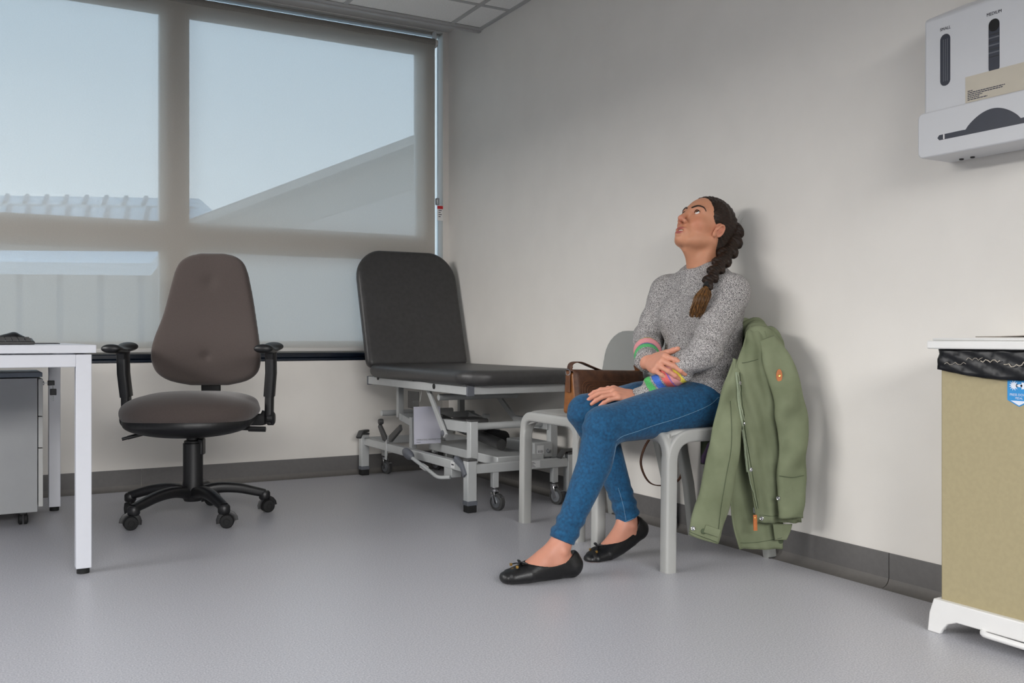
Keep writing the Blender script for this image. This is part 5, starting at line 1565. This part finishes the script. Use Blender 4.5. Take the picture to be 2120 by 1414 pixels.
# ---- sweater
ARM = (('L', shL, elL, wrL), ('R', shR, elR, wrR))
def seg_t(p, a, b):
    a = A3(a); b = A3(b); d = b - a; t = (p - a) @ d / (d @ d); tc = np.clip(t, 0, 1)
    return t, np.linalg.norm(p - a - tc[:, None] * d, axis=1)
def sweater():
    pr = []
    for sd, s_, e_, w_ in reversed(ARM):
        cuff = w_ + (w_ - e_).normalized() * .006; d = (w_ - e_).normalized()
        mid_ = .039 if sd == 'L' else .044; pr.append(sd_cap(e_, e_.lerp(cuff, .55), .052, mid_, k=.004)); pr.append(sd_cap(e_.lerp(cuff, .5), cuff, mid_, .034 if sd == 'L' else .038, k=.01))
        M = frame(w_ + d * (.008 + .05), d, d.orthogonal()); pr.append(sd_box(M, (.05, .055, .055), .002, k=.003, op='s'))
    for sd, s_, e_, w_ in ARM:
        pr.append(sd_loft([(s_, Y_, .060, X_, .066), (s_.lerp(e_, .5), Y_, .056, X_, .061), (e_, Y_, .055, X_, .057)], k=.012))
    pr.append(torso(.008)); pr[-1].k = .014
    for y in (-.072, .068):
        pr.append(sd_ell(Vector((-.238, -2.395 + y, .815)) + SH, (.056, .060, .066), k=.04))
    pr.append(sd_ell(PEL + Vector((.012, 0, .012)), (.125, .178, .055), k=.04))
    for sd, s_, e_, w_ in ARM:
        neckp = Vector((-.165, -2.392, .955)) + SH
        pr.append(sd_cap(s_.lerp(neckp, .66) + Vector((0, 0, -.012)), s_ + Vector((0, 0, -.004)), .058, .059, k=.035))
    # collar
    nb = Vector((-.163, -2.393, .962)) + SH
    rg = []
    for i in range(20):
        a = 2 * math.pi * i / 20; rg.append(nb + Vector((math.cos(a) * .068 - .004, math.sin(a) * .070, .026 + .012 * math.cos(a))))
    for i in range(20): pr.append(sd_cap(rg[i], rg[(i + 1) % 20], .0100, .0100, k=.010))
    hem = Prim(lambda p: np.where(p[:, 0] > -.345, (.550 - p[:, 2]), -.2), (0, 0, 0), 9, .006, 'i'); pr.append(hem)
    pr.append(sd_ell(Vector((-.168, -2.393, 1.020)) + SH, (.056, .060, .054), k=.004, op='s'))
    nA = A3(shL); 
    def post(p, d):
        # gathers and drag folds
        f = np.zeros(len(p))
        for sd, s_, e_, w_ in ARM:
            t, r = seg_t(p, s_, e_); m = np.exp(-((r - .055) / .03) ** 2) * (t > -.1) * (t < 1.1)
            f += m * (.0030 * np.sin(p[:, 2] * 95 + p[:, 0] * 60 + 2.2 * wob(p, 18, 5)) * np.clip(t, 0, 1))
            t, r = seg_t(p, e_, w_); m = np.exp(-((r - .045) / .03) ** 2) * (t > -.05) * (t < 1.05)
            f += m * (.0030 * np.sin(t * 30 + 3.0 * wob(p, 22, 8)) * np.clip(.3 + t, 0, 1))
        # drag lines from the near armpit to the neck and round the waist
        cen = np.exp(-(((p[:, 2] - .86) / .07) ** 2)) * np.exp(-((p[:, 1] + 2.50) / .07) ** 2)
        f += .0045 * cen * np.sin((p[:, 0] * 110 + p[:, 2] * 70))
        cen2 = np.exp(-(((p[:, 2] - .87) / .06) ** 2)) * np.exp(-((p[:, 1] + 2.28) / .06) ** 2)
        f += .0040 * cen2 * np.sin((p[:, 0] * 90 - p[:, 1] * 60 + p[:, 2] * 80))
        w_ = np.exp(-((p[:, 2] - .615) / .05) ** 2)
        f += .0050 * w_ * np.sin(p[:, 2] * 120 + 3.5 * wob(p, 14, 2)) + .0030 * wob(p, 30, 11) * np.exp(-((p[:, 2] - .68) / .1) ** 2) + .0016 * wob(p, 45, 6)
        # rib at the hem and cuffs
        return d + f
    me, V = sd_mesh(pr, .0032, post); co = relax(me, 2, .4)
    n = len(co); C = np.zeros((n, 4), np.float32)
    bands = {'L': [(.40, .455, (226, 208, 70)), (.455, .53, (206, 140, 142)), (.53, .545, (120, 90, 170)), (.545, .625, (214, 96, 92)), (.640, .725, (52, 104, 196)), (.745, .835, (74, 176, 92))],
             'R': [(.44, .52, (232, 214, 96)), (.525, .66, (222, 146, 150)), (.665, .73, (96, 106, 192)), (.735, .83, (78, 172, 104))]}
    for sd, s_, e_, w_ in ARM:
        t, r = seg_t(co, e_, w_); near = r < .075
        ta, ra = seg_t(co, s_, e_); near &= (r < ra + .035)
        tor = torso(.012).fn(co); near &= tor > .004
        tw = t + .02 * wob(co, 20, 4)
        for a, b, c in bands[sd]:
            m = near & (tw >= a) & (tw < b); C[m, :3] = lin(c); C[m, 3] = .88
    a_ = me.color_attributes.new('Col', 'FLOAT_COLOR', 'POINT'); a_.data.foreach_set('color', C.ravel())
    return me
sw = finish('sweater', sweater(), m_knit, person, angle=0)

# ---- jeans
def jeans():
    pr = [sd_ell(PEL + Vector((.004, 0, -.022)), (.122, .182, .092), k=.0)]
    pr += leg_prims(hipL, kneL, ankL, .004, 'L') + leg_prims(hipR, kneR, ankR, .004, 'R')
    for kn, an in ((kneL, ankL), (kneR, ankR)):
        d = (an - kn).normalized(); e = kn.lerp(an, .955); w = Y_
        pr.append(sd_cap(e - d * .012, e, .0415, .0415, k=.006))       # turned hem
        M = frame(e + d * .088, d, d.orthogonal()); pr.append(sd_box(M, (.08, .075, .075), .001, k=.002, op='s'))
    def post(p, d):
        f = np.zeros(len(p))
        for kn, an, hp, sd in ((kneL, ankL, hipL, 1), (kneR, ankR, hipR, 2)):
            t, r = seg_t(p, kn, an); m = np.exp(-(r / .09) ** 4)
            f += m * .0035 * np.exp(-((t - .86) / .12) ** 2) * np.sin(t * 62 + 3 * wob(p, 30, sd)) + m * .0030 * np.exp(-((t - .03) / .10) ** 2) * np.sin(p[:, 2] * 130 + p[:, 0] * 60)
            t, r = seg_t(p, hp, kn); m = np.exp(-(r / .11) ** 4)
            f += m * .0032 * np.exp(-((t - .02) / .16) ** 2) * np.sin(p[:, 0] * 120 + p[:, 2] * 110 + 2 * wob(p, 20, 7))
        return d + f + .0010 * wob(p, 40, 9)
    me, V = sd_mesh(pr, .0034, post); relax(me, 2, .4)
    return me
jn = finish('jeans', jeans(), m_denim, person, angle=0)
# outer seam stitching, projected on the cloth from the near side
jdg = bpy.context.evaluated_depsgraph_get(); jdg.update()
from mathutils.bvhtree import BVHTree
jb = BVHTree.FromPolygons([v.co for v in jn.data.vertices], [p.vertices for p in jn.data.polygons])
def on_jeans(px, py):
    r = _ray(px, py).normalized(); h = jb.ray_cast(CAM, r); return (h[0] - r * .0006) if h[0] is not None else None
def seam(pts, name='stitched_seam', r=.0007, n=10):
    q = []
    P2 = bez([(a, b, 0) for a, b in pts], n)
    for v in P2:
        h = on_jeans(v.x, v.y)
        if h is not None and (not q or (h - q[-1]).length < .05): q.append(h)
    if len(q) > 3: G().tube(q, r, 5).build(name, m_stitch, jn)
seam([(1487, 823), (1470, 838), (1440, 852), (1400, 867), (1360, 879), (1320, 893), (1290, 903), (1277, 912)])
seam([(1276, 918), (1270, 950), (1266, 980), (1258, 1010), (1245, 1035), (1225, 1065), (1205, 1092), (1190, 1118), (1185, 1135)])
seam([(1280, 1010), (1290, 1045), (1296, 1078)])
seam([(1139, 1122), (1155, 1132), (1172, 1139), (1187, 1142)], r=.0009)
seam([(1272, 1081), (1290, 1082), (1312, 1073)], r=.0009)
seam([(1500, 812), (1492, 822), (1487, 823)], r=.0008)

# ---- ballet flats
def shoe(side):
    sec = foot_secs(side, .0045)
    an = ankL if side == 'L' else ankR
    pr = [sd_loft(sec)]
    d = (sec[3][0] - sec[0][0]).normalized(); w = Y_; up = w.cross(d); up = up if up.z > 0 else -up
    c = sec[0][0].lerp(sec[3][0], .56)
    pr.append(sd_cap(sec[0][0] + Vector((0.006, 0, .004)), sec[0][0] + up * .022 + d * -.002, .034, .029, k=.012))
    RM = np.array([A3(d), A3(w), A3(up)]).T
    op = sd_ell(c + up * .068 + d * (-.012), (.094, .060, .066), RM, k=.003, op='s'); pr.append(op)
    if side == 'L':
        pr.append(Prim(lambda p: .0015 - p[:, 2], (0, 0, 0), 9, .002, 'i'))
    else:
        pr.append(Prim(lambda p: .0015 - p[:, 2], (0, 0, 0), 9, .002, 'i'))
    me, V = sd_mesh(pr, .0024); relax(me, 2, .4)
    o = finish('shoe', me, m_shoe, person, angle=0)
    # bow with gilt tips on the vamp
    bv = BVHTree.FromPolygons([v.co for v in me.vertices], [p.vertices for p in me.polygons])
    q = sec[3][0].lerp(sec[4][0], .35); h = bv.ray_cast(q + up * .1, -up); b0 = (h[0] if h[0] else q) + up * .004
    knot = G()
    for s in (-1, 1):
        lp = [b0, b0 + w * (.012 * s) + up * .006, b0 + w * (.024 * s) + up * .004 - d * .006, b0 + w * (.020 * s) + up * .001 - d * .010, b0]
        knot.tube(bez(lp, 5), .0030, 7)
        knot.tube(bez([b0, b0 + w * (.010 * s) + d * .008, b0 + w * (.018 * s) + d * .018 - up * .003], 5), .0020, 6)
    me2, V2 = sd_mesh([sd_sphere(b0 + up * .001, .0055)], .0015)
    knot.build('bow', m_shoe, o)
    for s in (-1, 1):
        t = b0 + w * (.019 * s) + d * .021 - up * .004; G().box((-.0032, -.0032, -.004), (.0032, .0032, .004), frame(t, w, d)).build('bow_tip', m_gold, o, bevel=.0006)
    return o
shoe('L'); shoe('R')

# ================================================================== green parka hung over the near chair's back
m_coat = mat('sage_green_cotton', (104, 111, 86), rough=0.82, rgb2=(120, 127, 101), vscale=9, detail=5, bump=.15, bscale=900, spec=.25)
m_coatin = mat('dark_green_lining', (70, 80, 58), rough=.85, var=.05, vscale=10)
m_tan = mat('tan_leather_tab', (176, 100, 46), rough=.5, var=.08, vscale=60)
m_zip = mat('zip_tape', (136, 146, 122), rough=.7, var=.08, vscale=200)
coat = empty('parka', (-.16, -2.70, .05)); tag(coat, 'sage green parka with tan zip pull draped over the near chair back', 'coat')
COATV = []
def sheet(name, rows, nu=18, nv=30, folds=None, thick=.004, m_=None, par=coat):
    """rows = [(py, [(px, y), ...])]: control points of a hanging panel, smoothed both ways"""
    ctl = [[py_(px, py, y) for px, y in pts] for py, pts in rows]
    lines = [bez(r, max(2, nu // (len(r) - 1))) for r in ctl]
    k = min(len(l) for l in lines); cols = []
    for j in range(k): cols.append(bez([l[j] for l in lines], max(2, nv // (len(lines) - 1))))
    n = len(cols[0]); g = []
    toc = Vector((-_s, -_c, 0))
    for i in range(n):
        row = []
        for j in range(k):
            u, v = j / (k - 1), i / (n - 1); p = cols[j][i].copy()
            if folds: p += toc * folds(u, v)
            row.append(p)
        g.append(row)
    o = G().grid(g).build(name, m_ or m_coat, par, solid=thick, soff=0, angle=0)
    COATV.append(([v for r in g for v in r], [(i * k + j, i * k + j + 1, (i + 1) * k + j + 1, (i + 1) * k + j) for i in range(n - 1) for j in range(k - 1)]))
    return o
def sleeve(name, sec, flat=.45, folds=None, n=28, seg=9, par=coat):
    """sec = [(px, py, half width px, y)]: flattened hanging tube, open at the cuff"""
    P = bez([py_(a, b, y) for a, b, h, y in sec], seg); H = bez([(h / 1975 * 3.05, 0, 0) for a, b, h, y in sec], seg)
    toc = Vector((-_s, -_c, 0)); right = Vector((_c, -_s, 0)); g = []
    m = len(P)
    for i in range(m):
        d = (P[min(i + 1, m - 1)] - P[max(i - 1, 0)]).normalized(); s = toc.cross(d).normalized()
        s = s if s.dot(right) > 0 else -s; row = []
        for j in range(n):
            a = 2 * math.pi * j / n; w = H[i].x
            r_ = folds(a, i / (m - 1)) if folds else 0
            ca, sa = math.cos(a), math.sin(a)
            ca = math.copysign(abs(ca) ** .8, ca)
            row.append(P[i] + s * (ca * (w + r_ * .5)) + toc * (sa * (w * flat + r_)))
        g.append(row)
    G_ = G(); vs = [v for r in g for v in r]; fs = [(i*n+j, i*n+(j+1) % n, (i+1)*n+(j+1) % n, (i+1)*n+j) for i in range(m - 1) for j in range(n)]
    G_.add(vs, fs); G_.f.append(tuple(range(n)))
    o = G_.build(name, m_coat, par, solid=.003, soff=-1, angle=0)
    COATV.append((vs, fs)); return o
S = math.sin
# back panel hanging lowest, behind
sheet('back_panel', [(700, [(1548, -2.635), (1575, -2.65), (1605, -2.67)]), (800, [(1524, -2.645), (1560, -2.66), (1606, -2.70)]), (900, [(1516, -2.65), (1560, -2.665), (1610, -2.71)]), (1000, [(1512, -2.655), (1560, -2.675), (1618, -2.72)]), (1080, [(1516, -2.66), (1565, -2.68), (1622, -2.725)]), (1137, [(1531, -2.665), (1575, -2.685), (1621, -2.72)])],
      folds=lambda u, v: .006 * S(u * 9 + v * 3) * v + .003 * S(u * 21 - v * 5), m_=m_coat)
sheet('hem_flap', [(1085, [(1600, -2.725), (1625, -2.735), (1640, -2.745)]), (1100, [(1602, -2.725), (1625, -2.735), (1636, -2.742)]), (1118, [(1604, -2.722), (1618, -2.73), (1628, -2.738)])], nu=8, nv=8, m_=m_coat)
# front panel with the zip along its left edge
front = sheet('front_panel', [(676, [(1552, -2.640), (1575, -2.650), (1598, -2.672)]), (690, [(1545, -2.662), (1580, -2.685), (1614, -2.705)]), (720, [(1537, -2.68), (1582, -2.712), (1626, -2.735)]), (770, [(1522, -2.692), (1578, -2.722), (1632, -2.752)]), (830, [(1527, -2.70), (1584, -2.728), (1640, -2.757)]), (910, [(1539, -2.705), (1594, -2.73), (1648, -2.76)]), (1000, [(1552, -2.71), (1604, -2.735), (1654, -2.762)]), (1082, [(1568, -2.715), (1612, -2.74), (1660, -2.762)])],
      nu=26, nv=42, folds=lambda u, v: .010 * math.exp(-((u - .50 - .25 * v) / .07) ** 2) * (v > .1) - .014 * math.exp(-((u - .62 - .10 * v) / .06) ** 2) * min(1, v * 3) + .0055 * S(u * 14 + v * 9 + 1.5 * S(v * 7)) * (.4 + v) + .0045 * S(v * 34 + u * 8 + 2 * S(u * 5)) * max(0, 1 - v / .45) + .0025 * S(u * 31 - v * 23))
# left sleeve, hanging outward at the left with its cuff tab
sleeve('sleeve', [(1530, 745, 14, -2.672), (1519, 805, 21, -2.688), (1506, 880, 29, -2.70), (1494, 965, 33, -2.705), (1474, 1050, 35, -2.705), (1455, 1116, 30, -2.70)], .40,
       folds=lambda a, t: .010 * S(t * 17 + 2.4 * math.cos(a)) * (t < .6) * S(math.pi * min(1, t / .6)) + .0045 * S(t * 27 + 3 * a) + .004 * S(2 * a - t * 11))
# right sleeve in front at the right
sleeve('sleeve', [(1588, 700, 16, -2.715), (1608, 745, 27, -2.745), (1634, 830, 34, -2.778), (1641, 900, 32, -2.788), (1639, 1000, 27, -2.79), (1637, 1072, 25, -2.785)], .42,
       folds=lambda a, t: .0085 * S(t * 21 + 2.8 * math.cos(a)) * S(math.pi * t) + .006 * S(2 * a + t * 9) + .003 * S(t * 44 - 2 * a) * t)
# shoulder yoke rolled over the top of the chair back
yk = [sd_loft([(Vector((-.060, -2.21, .780)), Z_, .030, X_, .034), (Vector((-.062, -2.40, .786)), Z_, .030, X_, .034), (Vector((-.068, -2.56, .782)), Z_, .034, X_, .036), (py_(1568, 695, -2.645), Z_, .034, X_, .034)]),
      sd_loft([(py_(1566, 694, -2.648), Z_, .030, X_, .034), (py_(1592, 712, -2.690), Z_, .036, X_, .036), (py_(1606, 735, -2.720), Z_, .034, X_, .032)], k=.03)]
def ypost(p, d): return d + .0045 * np.sin(p @ np.array([60., 110., 40.]) + 2.5 * wob(p, 30, 2)) + .0025 * wob(p, 70, 4)
me, V = sd_mesh(yk, .005, ypost); relax(me, 2); finish('shoulder_yoke', me, m_coat, coat, angle=0)
# coat back falling behind the chair
G().grid([[Vector((-.022 + .006 * S(i * .8), -2.22 - .38 * i / 14, .755 - .48 * j / 10)) for i in range(15)] for j in range(11)]).build('hidden_back', m_coatin, coat, solid=.003, soff=0, angle=0)

vs, fs = [], []
for v_, f_ in COATV:
    n0 = len(vs); vs += v_; fs += [tuple(i + n0 for i in f) for f in f_]
cb = BVHTree.FromPolygons(vs, fs)
def on_coat(px, py, lift=.003):
    r = _ray(px, py).normalized(); h = cb.ray_cast(CAM, r)
    if h[0] is None: return None, None
    n = h[1]; n = n if n.dot(r) < 0 else -n
    return h[0] + n * lift, n
def line(pts, r, m_, name, lift=.0028):
    q = []
    for v in bez([(a, b, 0) for a, b in pts], 8):
        h, n = on_coat(v.x, v.y, lift)
        if h is not None and (not q or (h - q[-1]).length < .04): q.append(h)
    if len(q) > 2: return G().tube(q, r, 6).build(name, m_, coat)
zl = [(1524, 772), (1528, 820), (1534, 870), (1540, 915), (1547, 965), (1554, 1010), (1562, 1052)]
line(zl, .0036, m_zip, 'zip_tape', .003); line([(a + 3, b) for a, b in zl], .0014, m_zip, 'zip_teeth', .006)
line([(a + 7, b) for a, b in zl], .0012, m_coatin, 'placket_seam')
line([(1536, 752), (1552, 749), (1568, 744)], .0010, m_coatin, 'yoke_seam')
line([(1511, 830), (1515, 880), (1513, 930), (1503, 990), (1492, 1050), (1487, 1095)], .0009, m_coatin, 'sleeve_seam')
line([(1614, 985), (1640, 988), (1664, 984)], .0009, m_coatin, 'sleeve_seam')
line([(1572, 1066), (1600, 1068), (1640, 1066)], .0008, m_coatin, 'hem_seam')
line([(1532, 1124), (1570, 1122), (1618, 1113)], .0008, m_coatin, 'hem_seam')
line([(1428, 1100), (1450, 1110), (1484, 1122)], .0008, m_coatin, 'hem_seam')
for px, py in ((1531, 793), (1539, 877), (1554, 972), (1577, 1073), (1435, 1094), (1612, 1031)):
    h, n = on_coat(px, py, .001)
    if h is None: continue
    G().lathe(h, n, [(.0068, 0), (.0068, .0022), (.0054, .0032), (.0030, .0022), (.0028, .0036), (.0010, .0040)], 18).build('snap', m_steel if False else m_chrome, coat)
for px, py in ((1456, 1100), (1616, 1120)):
    h, n = on_coat(px, py, .001)
    if h is not None: G().lathe(h, n, [(.0085, 0), (.0085, .002), (.006, .003), (.001, .003)], 18).build('button', m_coatin, coat)
tb = []
for a, b in ((1458, 1094), (1472, 1098), (1488, 1104)):
    h, n = on_coat(a, b, .004)
    if h is not None: tb.append(h)
if len(tb) == 3: G().sweep(tb, rrect(.004, .024, .0015, 2)).build('cuff_tab', m_coat, coat)
h, n = on_coat(1613, 778, .0015)
if h is not None:
    M_ = frame(h, Vector((0, 0, 1)).cross(n), (0, 0, 1)); up_ = Vector(M_.col[2][:3])
    bd = G().prism([(.013 * math.cos(t) * .75, .021 * math.sin(t)) for t in [i * math.pi / 12 for i in range(24)]], M_, .003).build('leather_badge', m_tan, coat, bevel=.001)
    G().lathe(h + n * .003, n, [(.004, 0), (.004, .0015), (.001, .002)], 14).build('badge_stud', m_gold, bd)
# zip slider and tan pull
z0, n0_ = on_coat(1563, 1056, .004)
if z0 is not None:
    G().box((-.005, -.009, -.003), (.005, .009, .003), frame(z0, Vector((0, 0, 1)).cross(n0_), (0, 0, 1))).build('zip_slider', m_steel, coat, bevel=.0015)
    zp = py_(1563, 1066, -2.735); G().sweep([zp, zp + Vector((.001, 0, -.026)), zp + Vector((.002, 0, -.050))], rrect(.0125, .0035, .0012, 2), up=(_s, _c, 0)).build('zip_pull', m_tan, coat)
    G().lathe(zp + Vector((0, 0, -.010)) + Vector((-_s, -_c, 0)) * .002, (-_s, -_c, 0), [(.0026, 0), (.0026, .001), (.001, .0014)], 12).build('pull_stud', m_gold, coat)

# dark purple scarf end hanging by the chair leg, behind the parka
m_purple = mat('dark_purple_knit', (42, 26, 50), rough=.9, var=.1, vscale=60, bump=.3, bscale=300)
c0 = py_(1468, 935, -2.632)
me, V = sd_mesh([sd_loft([(py_(1486, 908, -2.628), X_, .018, Y_, .014), (py_(1474, 925, -2.632), X_, .024, Y_, .016), (py_(1463, 946, -2.632), X_, .020, Y_, .014), (py_(1458, 955, -2.632), X_, .014, Y_, .010)])], .004, lambda p, d: d + .002 * wob(p, 90, 3)); relax(me, 2)
tag(finish('scarf', me, m_purple, angle=0), 'dark purple scarf end poking out beside the green coat', 'scarf')
